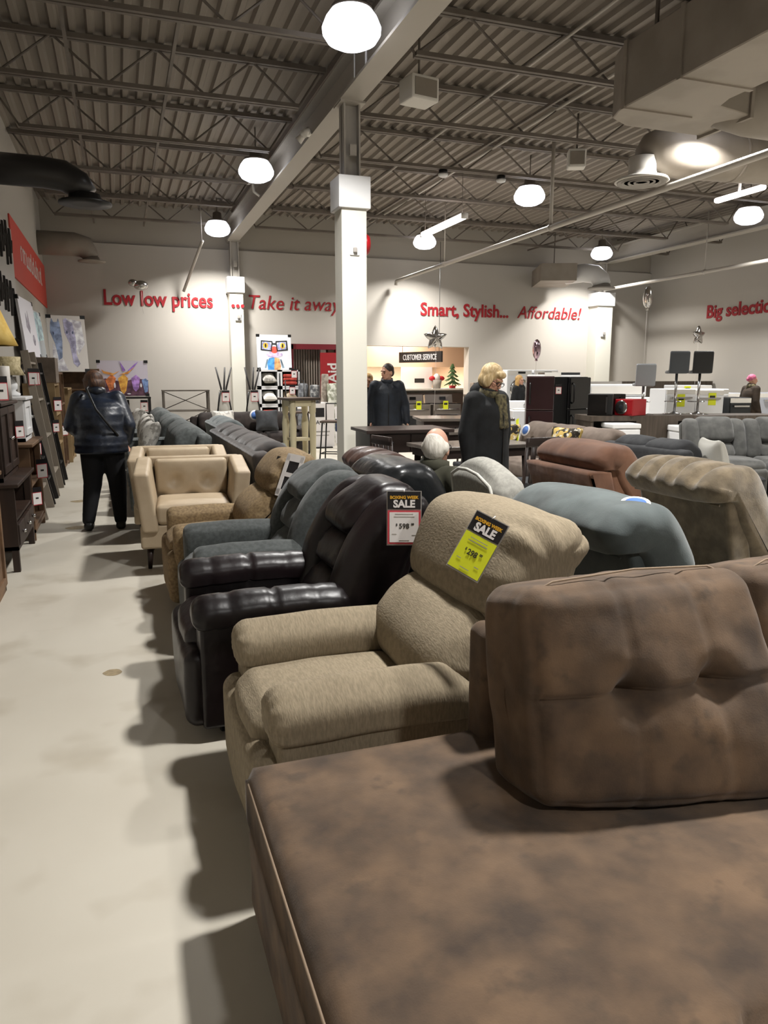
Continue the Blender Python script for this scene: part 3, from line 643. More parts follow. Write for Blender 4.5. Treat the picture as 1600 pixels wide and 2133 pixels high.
# ================= THE BROWN SUEDE SECTIONAL =================
t=T('sectional_sofa','brown mottled suede sectional with chaise and tufted back cushions, nearest the camera','sofa',(0,0,0))
b=BM();Lp=[(.27,1.94),(.27,.22),(.92,.22),(.95,.80),(2.5,.80),(2.5,1.94)]
def dense(p,st=.09):
    out=[]
    for i in range(len(p)):
        a=Vector(p[i]);c_=Vector(p[(i+1)%len(p)]);n=max(2,int((c_-a).length/st))
        for j in range(n): out.append(a+(c_-a)*j/n)
    return out
def roundp(p,r=.06,n=5):
    out=[]
    for i in range(len(p)):
        a=Vector(p[i-1]);q=Vector(p[i]);c_=Vector(p[(i+1)%len(p)]);d1=(a-q).normalized();d2=(c_-q).normalized()
        for j in range(n+1):
            s=j/n; out.append((q+d1*r*(1-s))*(1-s)+(q+d2*r*s)*s if True else q)
    return [tuple(v) for v in out]
Lr=roundp(Lp)
# seat: grid of top points so that it can sag and swell
from mathutils.geometry import intersect_point_line
def inside(x,y): return .27<=x<=2.5 and ((.22<=y<=1.94 and x<=.935) or .80<=y<=1.94)
def edged(x,y):
    d=min(x-.27,1.94-y,2.5-x)
    if x<=.935 and y>=.8: d=min(d,1e9)
    if x<=.935: d=min(d,y-.22)
    if x>.935 or y<.80:
        dx=x-.935;dy=y-.80
        if x>.935: d=min(d,dy)
        elif y<.80: d=min(d,-dx)
    return d
b=BM();xs=[.27+.02*i for i in range(0,112)];ys=[.22+.02*i for i in range(0,87)];grid={}
ZT=.485;RR=.055
def ztop(x,y):
    d=max(0,edged(x,y)); z=ZT
    if d<RR: z-=RR-math.sqrt(max(0,RR*RR-(RR-d)**2))
    z+=.012*min(1,d/.3)+.006*nz((x,y,0),3.5,2)*min(1,d/.1)
    z-=.03*math.exp(-((x-1.25)**2/.18+(y-1.45)**2/.02))
    return z
for i,x in enumerate(xs):
    for j,y in enumerate(ys):
        if inside(x,y): grid[i,j]=b.verts.new((x,y,ztop(x,y)))
for (i,j) in list(grid):
    q=[(i,j),(i+1,j),(i+1,j+1),(i,j+1)]
    if all(k in grid for k in q): b.faces.new([grid[k] for k in q])
bed=[e for e in b.edges if e.is_boundary]
ex=bmesh.ops.extrude_edge_only(b,edges=bed);vv=[v for v in ex['geom'] if isinstance(v,bmesh.types.BMVert)]
for v in vv: v.co.z=.31
bed=[e for e in b.edges if e.is_boundary];ex=bmesh.ops.extrude_edge_only(b,edges=bed)
O('seat_cushion',b,f_suede,t)
b=BM();loft(b,Lr,.25,.02,nseg=5,axis='z',c=(0,0,.185),raw=True,k=3,fn=lambda p,nn,tt,u:p+nn*(.004*nz(p,8)));O('base_frame',b,f_suede,t)
b=BM();tube(b,[(.275,.24,.437),(.272,.6,.437),(.272,1.0,.437),(.272,1.5,.437),(.274,1.90,.437)],.0035,6);O('welt',b,m_stitch,t)
def tuftcushion(x0,x1,seedv):
    W=x1-x0;b=BM();hz=.268
    uu=(-W/2+W*.36,-W/2+W*.70);zt_=.0
    def fn(p,n):
        q=p.copy()
        if p.y<0:
            d=0
            for a in uu: d+=.08*math.exp(-(((p.x-a)/.048)**2+((p.z-zt_)/.045)**2))
            d+=.014*math.exp(-((p.z-zt_)/.010)**2)*(1 if abs(p.x)<W/2-.02 else 0)
            if p.z<zt_: d+=.009*math.exp(-(zt_-p.z)/.05)
            for a in uu: d+=.007*math.exp(-((p.x-a)/.012)**2)
            q.y+=d
        if p.z>hz*.75:
            for a in uu: q.z-=.006*math.exp(-((p.x-a)/.014)**2)
        q.y-=.19*((p.x+W/2)/W)*((hz-p.z)/(2*hz))
        q.z-=.03*((p.x+W/2)/W)*max(0,-p.z/hz)
        return q+n*(.009*nz(p,5,seedv)+.004*nz(p,14,seedv))
    soft(b,(W,.26,2*hz),.05,c=((x0+x1)/2,1.60,.742),rot=(-11,0,0),bulge=(.01,.045,.012),m=44,k=6,fn=fn)
    o=O('back_cushion',b,f_suede,t)
    b=BM();tp=[Vector(p) for p in ((-W/2+.03,-.075,.19),(-W/2+.045,-.08,.262),(-W/2+.1,-.085,.284),(0,-.09,.296),(W/2-.1,-.085,.284),(W/2-.045,-.08,.262))]
    M_=xf(((x0+x1)/2,1.60,.742),(-11,0,0));tube(b,[M_@p for p in tp],.003,6);O('seam_thread',b,m_stitch,o)
tuftcushion(.91,1.60,1);tuftcushion(1.61,2.29,5)
b=BM();soft(b,(1.5,.14,.5),.04,c=(1.70,1.87,.58),m=8);O('backrest',b,f_suede,t)
b=BM();soft(b,(.2,1.15,.5),.06,c=(2.42,1.37,.38),m=8);O('armrest',b,f_suede,t)
for x,y in ((.35,.3),(.35,1.85),(.85,.3),(2.4,.9),(2.4,1.85)): O('foot',cyl(BM(),(x,y,0),(x,y,.07),.03,n=8),m_black,t)
# ================= PEOPLE =================
m_skin=mat('skin','#b98a72',.55,c2='#c79a82',ns=8); m_skin2=mat('skin_pale','#c79c86',.5,c2='#b98873',ns=7)
m_eye=mat('eye','#221a16',.3); m_lip=mat('lip','#8d4a44',.5)
m_coat=mat('black_coat','#0e0f10',.85,c2='#16181a',ns=12,bs=60,bd=.001); m_navyc=mat('navy_quilted','#0f141d',.4,c2='#192130',ns=6,bs=14,bd=.006); m_trous=mat('dark_trousers','#0c0d11',.85)
m_parka=mat('navy_parka','#12171f',.65,c2='#1b222c',ns=8,bs=20,bd=.004); m_brownj=mat('brown_jacket','#2c2219',.85,c2='#3a2e22',ns=12); m_green=mat('olive_shirt','#3e3d31',.9)
m_scarf=mat('patterned_scarf','#3a3526',.9,c2='#6d6548',ns=30)
def hairm(n,c,c2): return mat(n,c,.5,c2=c2,ns=18,stretch=(3,3,.5),bs=50,bd=.003)
h_brown=hairm('hair_brown','#38241a','#5e402b');h_blonde=hairm('hair_blonde','#b79a6a','#d9c196');h_dk=hairm('hair_dark','#1f1814','#352a22');h_white=hairm('hair_white','#c9c3b8','#e2ddd3');h_pink=hairm('hair_pink','#a8486a','#c9708c');h_gold=hairm('hair_gold','#a8814a','#c9a468')
def remesh(o,v,it=4,fac=.5):
    m=o.modifiers.new('remesh','REMESH');m.mode='VOXEL';m.voxel_size=v;m.use_smooth_shade=True
    s=o.modifiers.new('smooth','SMOOTH');s.iterations=it;s.factor=fac
    return o
def stack(bm,rings,M=None,n=20):
    """Ellipse rings (cx,cy,z,rx,ry) joined into one closed form."""
    prev=None
    for cx,cy,z,rx,ry in rings:
        c=[]
        for i in range(n):
            a=2*PI*i/n;p=Vector((cx+math.cos(a)*rx,cy+math.sin(a)*ry,z));c.append(bm.verts.new(M@p if M else p))
        if prev: skin(bm,prev,c)
        else: bm.faces.new(c)
        prev=c
    bm.faces.new(prev);return bm
J0=dict(pelvis=(0,0,.93),chest=(0,0,1.25),neck=(0,0,1.44),head=(0,-.02,1.575),shL=(.175,0,1.385),shR=(-.175,0,1.385),elL=(.235,.03,1.11),elR=(-.235,.03,1.11),wrL=(.245,-.06,.87),wrR=(-.245,-.06,.87),hipL=(.09,0,.9),hipR=(-.09,0,.9),knL=(.1,-.02,.49),knR=(-.1,-.02,.49),anL=(.1,.03,.09),anR=(-.1,.03,.09))
def person(label,loc,rz,h,J={},head_rot=(0,0,0),hair=None,coat=None,trousers=m_trous,skin_m=m_skin,hem=.55,wide=1.0,glasses=False,hood=False,seated=False,hairstyle='short',collar=True,quilt=False,extra=None):
    s=h/1.7;J={**J0,**J};J={k:Vector(v)*s for k,v in J.items()}
    t=T('person',label,'person',loc,rz)
    H=Matrix.Translation(J['head'])@xf((0,0,0),head_rot)@Matrix.Scale(s,4)
    b=BM()
    ell(b,(0,.012,.025),(.073,.092,.1),u=20,v=14,M=H);ell(b,(0,-.02,-.045),(.058,.065,.068),M=H);ell(b,(0,-.05,-.088),(.032,.03,.024),M=H)
    ell(b,(0,-.09,-.012),(.013,.02,.028),rot=(-18,0,0),M=H);ell(b,(0,-.1,-.03),(.017,.014,.012),M=H);ell(b,(0,-.078,.03),(.055,.012,.012),M=H)
    ell(b,(0,-.083,-.058),(.024,.008,.007),M=H)
    for q in (-1,1):ell(b,(q*.074,.015,-.01),(.01,.022,.034),rot=(8,0,0),M=H);ell(b,(q*.035,-.06,-.022),(.022,.018,.02),M=H)
    capsule(b,J['neck']-Vector((0,0,.05*s)),.06*s,H@Vector((0,.01,-.06)),.052*s)
    capsule(b,J['pelvis'],.13*s,J['chest'],.12*s,16);capsule(b,J['chest'],.12*s,J['neck']-Vector((0,0,.07*s)),.07*s,16)
    capsule(b,J['shL'],.055*s,J['shR'],.055*s)
    for S_ in 'LR':
        sg=1 if S_=='L' else -1
        sh,el,wr=J['sh'+S_],J['el'+S_],J['wr'+S_]
        capsule(b,sh,.05*s,el,.038*s);capsule(b,el,.038*s,wr,.027*s)
        d=(wr-el).normalized();u=Vector((0,-1,0)) if abs(d.y)<.8 else Vector((sg,0,0));u=(u-d*u.dot(d)).normalized();v=d.cross(u)*sg
        for k,(o,L) in enumerate(((.03,.068),(.011,.078),(-.009,.074),(-.028,.06))):
            p0=wr+d*.085*s+u*o*s;p1=p0+d*L*.5*s-v*.008*s;p2=p1+d*L*.45*s-v*.024*s
            capsule(b,wr+d*.02*s+u*o*.6*s,.013*s,p0,.0105*s,8);capsule(b,p0,.0095*s,p1,.0085*s,8);capsule(b,p1,.0085*s,p2,.0068*s,8)
        p0=wr+d*.03*s+u*.03*s;p1=p0+d*.035*s+u*.03*s-v*.012*s;capsule(b,wr+d*.015*s,.014*s,p0,.012*s,8);capsule(b,p0,.0115*s,p1,.0095*s,8);capsule(b,p1,.0095*s,p1+d*.028*s-v*.006*s,.008*s,8)
        hp,kn,an=J['hip'+S_],J['kn'+S_],J['an'+S_]
        capsule(b,hp,.085*s,kn,.055*s);capsule(b,kn,.055*s,an,.036*s);capsule(b,an-Vector((0,0,.04*s)),.035*s,an+Vector((0,-.13,-.055))*s,.028*s)
    o=remesh(O('body',b,skin_m,t),.0075*s,2)
    # face
    b=BM()
    for q in (-1,1):ell(b,(q*.031,-.0815,-.003),(.011,.005,.006),M=H)
    O('eyes',b,m_eye,o)
    b=BM()
    for q in (-1,1):tube(b,[H@Vector((q*x,-y,z)) for x,y,z in ((.015,.091,.02),(.032,.089,.025),(.048,.079,.019))],.004*s,5)
    O('eyebrows',b,hair or h_dk,o)
    b=BM();ell(b,(0,-.0905,-.058),(.02,.004,.005),M=H);O('lips',b,m_lip,o)
    if glasses:
        b=BM()
        for q in (-1,1):
            tube(b,[H@Vector((q*.033+.026*math.cos(a),-.1,.0+.019*math.sin(a))) for a in [2*PI*i/14 for i in range(15)]],.0028*s,5)
            tube(b,[H@Vector((q*.058,-.098,.004)),H@Vector((q*.078,-.04,.008)),H@Vector((q*.081,.02,.0))],.0028*s,5)
        tube(b,[H@Vector((-.008,-.104,.004)),H@Vector((.008,-.104,.004))],.0025*s,5);O('glasses',b,m_black,t)
    if hair:
        b=BM()
        if hairstyle=='short':ell(b,(0,.022,.045),(.082,.094,.092),M=H);ell(b,(0,.06,.0),(.072,.055,.07),M=H)
        elif hairstyle=='bob':
            ell(b,(0,.025,.05),(.096,.104,.096),M=H);ell(b,(0,.05,-.01),(.096,.07,.085),M=H);ell(b,(.0,-.062,.075),(.07,.04,.034),M=H)
            for q in (-1,1):ell(b,(q*.078,-.01,.0),(.022,.05,.07),M=H)
        elif hairstyle=='long':
            ell(b,(0,.025,.05),(.092,.1,.092),M=H);ell(b,(0,.055,-.06),(.092,.055,.15),M=H)
            for q in (-1,1):ell(b,(q*.078,.0,-.07),(.024,.04,.14),M=H)
        elif hairstyle=='back':ell(b,(0,.022,.045),(.081,.096,.091),M=H);ell(b,(0,.1,.02),(.04,.04,.045),M=H)
        elif hairstyle=='bald':
            ell(b,(0,.045,.012),(.073,.07,.096),M=H)
            for q in (-1,1):ell(b,(q*.07,.03,.01),(.016,.045,.035),M=H)
        hb=O('hair',b,hair,t);remesh(hb,.009*s,3)
        if hairstyle!='bald':hb.modifiers[0].voxel_size=.009*s
    # clothes
    if coat:
        b=BM();W_=wide;pv,ch,nk=J['pelvis'],J['chest'],J['neck']
        def mixp(f):return pv.lerp(ch,f) if f<=1 else ch.lerp(nk,f-1)
        rr=[]
        if not seated:
            hz=hem*s
            rr+=[(pv.x,pv.y,hz,.2*s*W_,.15*s*W_),(pv.x,pv.y,(hz+pv.z)/2,.2*s*W_,.155*s*W_)]
        rr+=[(pv.x,pv.y,pv.z,.2*s*W_,.15*s*W_)]
        for f,rx,ry in ((.4,.185,.145),(.8,.195,.15),(1.15,.2,.145),(1.5,.19,.125),(1.75,.15,.1),(1.95,.085,.08),(2.1,.075,.075)):
            p=mixp(f);rr.append((p.x,p.y,p.z,rx*s*W_ if f<1.7 else rx*s,ry*s*W_ if f<1.7 else ry*s))
        if quilt:
            r2=[]
            for i in range(len(rr)-1):
                a=rr[i];c_=rr[i+1]
                for f in (0,.33,.66): r2.append(tuple(a[k]+(c_[k]-a[k])*f for k in range(5)))
            r2.append(rr[-1]);rr=[(x,y,z,rx*(1.03 if i%3==1 else .99),ry*(1.03 if i%3==1 else .99)) for i,(x,y,z,rx,ry) in enumerate(r2)]
        stack(b,rr,n=24)
        capsule(b,J['shL']+Vector((0,0,-.005)),.078*s,J['shR']+Vector((0,0,-.005)),.078*s)
        for S_ in 'LR':
            capsule(b,J['sh'+S_],.08*s*W_**.6,J['el'+S_],.07*s*W_**.5,14);capsule(b,J['el'+S_],.07*s*W_**.5,J['wr'+S_],.052*s,14)
        if hood:ell(b,tuple(nk+Vector((0,.09*s,.02*s))),(.12*s,.08*s,.09*s),rot=(25,0,0))
        co=remesh(O('coat',b,coat,t),.012*s,5)
        if collar:
            b=BM();M_=Matrix.Translation(nk+Vector((0,0,.0)))@xf((0,0,0),(14,0,0))@Matrix.Scale(s,4);lathe(b,[(.085,-.03),(.092,.02),(.085,.055),(.07,.05),(.068,.0)],n=20,M=M_);O('collar',b,coat,co)
        b=BM();tube(b,[(pv.x,pv.y-.155*s*W_,pv.z-.1*s if not seated else pv.z),(ch.x,ch.y-.158*s*W_,ch.z),(nk.x,nk.y-.085*s,nk.z-.03*s)],.006*s,6);O('front_placket',b,m_black,co)
    if trousers:
        b=BM()
        ell(b,tuple(J['pelvis']-Vector((0,0,.04*s))),(.165*s*wide,.13*s*wide,.13*s))
        for S_ in 'LR':
            capsule(b,J['hip'+S_],.1*s*wide,J['kn'+S_],.072*s*wide,14);capsule(b,J['kn'+S_],.072*s*wide,J['an'+S_]+Vector((0,0,.01)),.056*s*wide**.5,14)
        remesh(O('trousers',b,trousers,t),.012*s,4)
        for S_ in 'LR':
            an=J['an'+S_];b=BM();soft(b,(.095*s,.27*s,.085*s),.035*s,c=(an.x,an.y-.06*s,an.z-.0475*s+.0),m=5,fn=lambda p,n:Vector((p.x*(1-.25*max(0,-p.y/(.135*s))**2),p.y,p.z-(.025*s*max(0,-p.y/(.135*s)) if p.z>0 else 0))));O('shoe',b,m_black,t)
    if extra:extra(t,s,J,H)
    return t
def strap(t,s,J,H):
    b=BM();tube(b,[Vector(p)*s for p in ((.09,-.05,1.47),(.1,.1,1.45),(.02,.165,1.25),(-.1,.185,1.08),(-.17,.13,.98))],.012*s,6);O('bag_strap',b,m_black,t)
def scarf(t,s,J,H):
    b=BM();lathe(b,[(.07,-.05),(.098,-.03),(.1,.01),(.085,.05),(.065,.04)],n=20,M=Matrix.Translation(J['neck'])@Matrix.Scale(s,4));soft(b,(.12*s,.05*s,.3*s),.02*s,c=tuple(J['neck']+Vector((0.02,-.14,-.15))*s),rot=(-8,0,0),m=4);O('scarf',b,m_scarf,t)
# shopper from behind in the aisle
person('person in a navy quilted jacket and dark trousers standing with back turned in the aisle',(-.2,8.05,0),178,1.68,
  J=dict(chest=(0,-.08,1.22),neck=(0.02,-.17,1.395),head=(.05,-.25,1.49),shL=(.19,-.13,1.34),shR=(-.17,-.14,1.34),elL=(.28,-.06,1.08),elR=(-.27,-.02,1.08),wrL=(.2,-.26,.95),wrR=(-.25,-.18,.9),knL=(.11,-.02,.49),knR=(-.13,-.03,.49),anL=(.17,.06,.1),anR=(-.14,.02,.09)),
  head_rot=(24,0,42),hair=h_brown,coat=m_navyc,hem=.80,wide=1.3,hairstyle='bob',quilt=True,extra=strap)
# woman in the black coat, looking down
person('person with short blonde hair and glasses in a long black coat looking down',(2.97,5.75,0),24,1.66,
  J=dict(head=(0,-.05,1.56),neck=(0,-.015,1.44),elL=(.24,.0,1.1),elR=(-.24,.02,1.1),wrL=(.235,-.0,.86),wrR=(-.235,-.0,.86)),head_rot=(24,6,8),hair=h_blonde,coat=m_coat,hem=.42,wide=1.22,glasses=True,hairstyle='bob',hood=True,extra=scarf)
person('person with short dark hair in a navy parka looking sideways beside the column',(3.78,10.55,0),-12,1.74,
  J=dict(elL=(.27,.03,1.1),wrL=(.29,-.03,.86)),head_rot=(4,0,-55),hair=h_dk,coat=m_parka,hem=.72,wide=1.12,hairstyle='short')
person('person with fair hair in a dark jacket half hidden by the main column',(3.70,11.2,0),-15,1.6,head_rot=(4,0,-10),hair=h_gold,coat=m_coat,hem=.7,hairstyle='back')
person('person with long fair hair in black, glancing back by the front-load washer',(8.55,15.0,0),35,1.58,head_rot=(0,0,-10),hair=h_gold,coat=m_coat,hem=.75,hairstyle='long')
person('person with pink hair and brown jacket walking right, at the right edge',(12.35,12.1,0),82,1.6,head_rot=(0,0,-12),hair=h_pink,coat=m_brownj,hem=.72,wide=1.05,hairstyle='back',extra=scarf)
person('seated person with balding white hair and glasses, seen from behind in black recliner',(2.02,4.4,0),105,1.8,
  J=dict(pelvis=(0,.03,.55),chest=(0,.1,.79),neck=(0,.13,.92),head=(0,.11,1.035),shL=(.18,.11,.87),shR=(-.18,.11,.87),elL=(.25,.08,.7),elR=(-.25,.08,.7),wrL=(.22,-.16,.7),wrR=(-.22,-.16,.7),hipL=(.09,.0,.55),hipR=(-.09,0,.55),knL=(.11,-.42,.52),knR=(-.11,-.42,.52),anL=(.11,-.46,.09),anR=(-.11,-.46,.09)),
  head_rot=(0,0,32),hair=h_white,coat=m_green,seated=True,skin_m=m_skin2,glasses=True,hairstyle='bald',collar=True)
# ================= SALE CARDS AND STICKERS =================
def salecard(label,loc,rot,w=.185,kind='white',price='598',body=True):
    h=w*1.6;t=T('sale_card',label,'price card',loc,rot=[R(a) for a in rot],group='boxing week sale cards')
    O('sleeve',bx((0,.002,-h/2),(w+.008,.001,h+.008)),m_plastic if False else m_grey,t,False)
    O('header',bx((0,0,-h*.16),(w,.002,h*.33)),m_tagblk,t,False)
    O('price_panel',bx((0,0,-h*.67),(w,.002,h*.64)),m_tagred if kind=='white' else m_yel,t,False)
    if kind=='white': O('price_paper',bx((0,-.0016,-h*.67),(w*.88,.001,h*.57)),m_card,t,False)
    text('BOXING WEEK',w*.125,m_gold,t,(0,-.0024,-h*.13),(90,0,0),.0003,.0007,0,'lettering','CENTER')
    text('SALE',w*.31,m_card,t,(0,-.0024,-h*.29),(90,0,0),.0003,.0018,0,'lettering','CENTER')
    if body:
        text('$',w*.1,m_ink,t,(-w*.2,-.0026,-h*.64),(90,0,0),.0003,.0003,0,'price','RIGHT');text('%s'%price,w*.21,m_ink,t,(-.0,-.0026,-h*.69),(90,0,0),.0003,.0006,0,'price','CENTER')
        text('00',w*.09,m_ink,t,(w*.21,-.0026,-h*.63),(90,0,0),.0003,.0005,0,'price','LEFT')
        b=BM()
        for dx,z,ww in ((0,.42,.55),(0,.47,.62),(-.3,.8,.14),(.3,.82,.14),(0,.92,.3)): box(b,(dx*w,-.0024,-h*z),(ww*w,.0006,.012*h))
        O('small_print',b,m_grey,t,False)
    O('fastener',cyl(BM(),(0,.0,-.002),(0,.01,.012),.002,n=6),m_card,t)
    return t
salecard('white and red 598 sale card hanging on the burgundy leather recliner',(1.15,2.985,1.055),(-6,0,-20),.145)
salecard('yellow 298 sale card lying on the head cushion of beige recliner',(1.11,2.09,1.1),(-26,17,-62),.125,'yellow','298')
salecard('yellow sale card seen past the light grey armchair, before the rust recliner',(3.16,5.12,.78),(0,0,-90),.15,'yellow','398')
def pricetag(label,loc,rz,w=.09,rot=None,group='small white price tags'):
    t=T('price_tag',label,'price tag',loc,rot=rot if rot else (0,0,R(rz)),group=group)
    O('header',bx((0,0,-.03),(w,.003,.05)),m_tagblk,t,False);O('price_panel',bx((0,0,-.055-w*.6),(w,.003,w*1.25)),m_tagred,t,False);O('price_paper',bx((0,-.002,-.055-w*.6),(w*.88,.002,w*1.1)),m_card,t,False)
    b=BM();box(b,(0,-.0035,-.055-w*.55),(w*.3,.001,w*.16));O('price',b,m_ink,t,False);return t
pricetag('white price tag leaning on the tan recliner, left of cardboard holder',(1.06,5.1,1.0),0,.12,rot=(R(-22),R(6),R(-60)))
t=T('card_holder','white cardboard arm holder with cut-out window on tan recliner','holder',(1.1,4.87,1.03),rot=(R(-22),R(4),R(-62)))
b=BM();
for c,s_ in (((0,0,-.02),(.17,.004,.05)),((0,0,-.27),(.17,.004,.05)),((-.07,0,-.145),(.035,.004,.28)),((.07,0,-.145),(.035,.004,.28)),((0.01,0,-.14),(.12,.004,.03))):box(b,c,s_)
O('holder_card',b,m_card,t,False);O('cutout_backing',bx((0,.006,-.15),(.13,.003,.22)),m_tagblk,t,False)
m_blue=mat('sticker_blue','#4a6fae',.5)
def sticker(label,loc,rot,r=.06):
    t=T('round_sticker',label,'sticker',loc,rot=[R(a) for a in rot],group='round blue and white stickers');O('white_disc',cyl(BM(),(0,0,0),(0,.003,0),r,n=24),m_card,t);O('blue_disc',cyl(BM(),(0,-.001,0),(0,.001,0),r*.72,n=24),m_blue,t);return t
sticker('round blue and white sticker on the top of the blue-grey recliner',(1.84,2.31,1.078),(-76,6,-60),.055)
sticker('round blue sticker on the back of the espresso sofa',(2.42,14.22,.83),(0,0,0),.1)
sticker('oval blue and white sticker on the taupe sofa back',(5.02,8.6,.86),(-20,0,-80),.08)
t=T('yellow_band','yellow strap lying over the taupe sofa back cushion','band',(5.04,8.85,.93),rot=(R(-20),R(-28),R(-80)));O('band_strip',bx((0,0,-.1),(.06,.004,.34)),m_yel,t,False)
pricetag('white price tag pinned on the espresso sofa back',(2.72,14.2,.86),0,.17)
# ================= LEFT SIDE: CABINETS, LADDERS, LAMPS =================
w_dark=mat('dark_walnut','#2a1e18',.5,c2='#3a2a21',ns=6,stretch=(1,1,.15),bs=40,bd=.0006); w_med=mat('rustic_brown','#5b4430',.6,c2='#75593f',ns=5,stretch=(1,.2,1),bs=40,bd=.0006); w_oak=mat('light_oak','#8a7350',.6,c2='#9c8460',ns=5,stretch=(1,.2,1)); w_grey=mat('weathered_grey','#857b6e',.7,c2='#968c7e',ns=6,stretch=(1,1,.2)); w_blk=mat('black_wood','#1a1716',.5); w_gbr=mat('grey_brown_wood','#5e5246',.6,c2='#6d6053',ns=6,stretch=(1,.3,1))
m_shade=mat('lamp_shade','#d8b45c',.8,c2='#e6c878',ns=12); m_shade2=mat('lace_shade','#cdbf9a',.8,c2='#a89a74',ns=40); m_wax=mat('white_wax','#ddd8d2',.5)
# things against the left wall face +x: local front -y -> rz 90
def cabinet(name,label,loc,w,d,h,m,doors=1,drawers=0,legs=0,shelf=0,cat='cabinet',knob=m_chrome):
    """local: width x, depth y, front -y; turned to face the aisle."""
    t=T(name,label,cat,loc,90);z0=legs
    b=BM();box(b,(-w/2+.015,0,(z0+h)/2),(.03,d,h-z0));box(b,(w/2-.015,0,(z0+h)/2),(.03,d,h-z0));box(b,(0,0,z0+.015),(w,d,.03));box(b,(0,d/2-.01,(z0+h)/2),(w,.02,h-z0));O('body',b,m,t,False)
    O('top',bx((0,-.01,h+.012),(w+.05,d+.05,.03),bevel=.006),m,t,False)
    zb=z0+.04
    if drawers:
        dh=.16;dw=(w-.08)/drawers
        for i in range(drawers):
            o=O('drawer',bx((-w/2+.04+dw*(i+.5),-d/2+.005,zb+dh/2),(dw-.01,.03,dh),bevel=.004),m,t,False);O('knob',ell(BM(),(-w/2+.04+dw*(i+.5),-d/2-.025,zb+dh/2),(.016,.02,.016),u=10,v=6),knob,o)
        zb+=dh+.02
    for k in range(shelf): O('shelf',bx((0,0,zb+.01+(h-zb)*k/(shelf)),(w-.06,d-.02,.022)),m,t,False)
    if doors:
        dw=(w-.06)/doors
        for i in range(doors):
            cx=-w/2+.03+dw*(i+.5);b=BM()
            for c,s_ in (((cx-dw/2+.035,0,0),(.06,.022,h-zb-.03)),((cx+dw/2-.035,0,0),(.06,.022,h-zb-.03)),((cx,0,(h-zb)/2-.045),(dw-.12,.022,.06)),((cx,0,-(h-zb)/2+.045),(dw-.12,.022,.06))):box(b,(c[0],-d/2-.005,(zb+h)/2+c[2]),s_,bevel=.003)
            box(b,(cx,-d/2+.006,(zb+h)/2),(dw-.1,.01,h-zb-.1))
            o=O('door',b,m,t,False);O('knob',ell(BM(),(cx+(dw/2-.04)*(1 if i%2==0 else -1),-d/2-.03,(zb+h)/2),(.014,.018,.014),u=10,v=6),knob,o)
    if legs:
        for sx in (-1,1):
            for sy in (-1,1):O('leg',bx((sx*(w/2-.03),sy*(d/2-.03),h/2 if shelf else legs/2),(.05,.05,h if shelf else legs)),m,t,False)
    return t
cabinet('sideboard','brown slatted wood sideboard cut off at the left edge, nearest the camera',(-1.12,5.35,0),1.1,.5,.86,w_med,doors=2,legs=0)
cabinet('console_table','dark brown console table with drawers and open shelves beside the aisle',(-1.1,7.0,0),1.15,.54,.69,w_dark,doors=0,drawers=3,legs=.18,shelf=1,cat='console')
cabinet('hutch_cabinet','tall dark wood hutch with a knobbed door, standing on the console',(-1.12,7.0,.72),.95,.42,.6,w_dark,doors=2,legs=0)
def candle(label,loc,r,h):
    t=T('pillar_candle',label,'candle',loc,group='white pillar candles');b=BM();lathe(b,[(r,0),(r,h),(r*.9,h+.004),(r*.3,h-.004)],n=18);O('wax',b,m_wax,t);O('wick',cyl(BM(),(0,0,h-.01),(0,0,h+.02),.003,n=5),m_ink,t)
candle('white pillar candle on top of the dark hutch',(-.95,7.38,1.35),.05,.29)
def tablelamp(label,loc,rb,rt,hs,hb,ms,mb,z0=0):
    t=T('table_lamp',label,'lamp',loc);b=BM();lathe(b,[(.07,0),(.075,.02),(.03,.05),(.05,hb*.35),(.055,hb*.55),(.02,hb*.85),(.012,hb)],n=18);O('base',b,mb,t)
    b=BM();lathe(b,[(rb,hb),(rb*.72,hb+hs*.45),(rt,hb+hs),(rt-.006,hb+hs),(rb*.72-.006,hb+hs*.45),(rb-.006,hb)],n=24);O('lamp_shade',b,ms,t);return t
tablelamp('table lamp with yellow bell shade on the dark hutch at the left edge',(-1.0,7.08,1.35),.22,.09,.33,.46,m_shade,m_offw)
t=T('storage_box','white box behind the candle on the hutch','box',(-1.24,7.42,1.35));O('carton',bx((0,0,.14),(.16,.14,.28),bevel=.004),m_offw,t,False);O('lid',bx((0,0,.285),(.17,.15,.02)),m_card,t,False)
cabinet('white_cabinet','small white cabinet with framed door beyond the dark hutch',(-1.08,8.2,.932),.55,.4,.4,m_white,doors=1)
cabinet('low_shelf','low rustic shelf with thick plank top under the white cabinet',(-1.08,8.15,0),1.0,.5,.9,w_med,doors=0,shelf=2,legs=.08,cat='shelf')
tablelamp('small table lamp with lace shade on the white cabinet',(-1.0,8.25,1.365),.13,.10,.18,.2,m_shade2,m_white)
def ladder(label,y,m,xb=-.86,xt=-1.1,h=1.85,w=.75,n=4):
    t=T('ladder_shelf',label,'shelf',(0,y,0),group='leaning ladder shelves')
    for s_ in (-1,1):
        b=BM();L=math.hypot(xt-xb,h);box(b,((xb+xt)/2,s_*w/2,h/2),(.09,.03,L),rot=(0,math.degrees(math.atan2(xt-xb,h)),0));O('side_rail',b,m,t,False)
    for k in range(n):
        z=.3+k*(h-.45)/(n-1);x=xb+(xt-xb)*z/h;dd=(x-XL-.04);O('shelf',bx((x-dd/2+.03,0,z),(dd,w-.03,.025)),m,t,False)
    return t
ladder('weathered grey leaning ladder shelf, nearest of the ladders',9.2,w_grey,h=1.3,w=.85)
ladder('short black ladder shelf between the two grey ladders',10.08,w_blk,h=1.2,w=.5)
ladder('tall weathered grey ladder shelf, farther of the two grey ones',10.92,w_grey,h=1.88,w=.8)
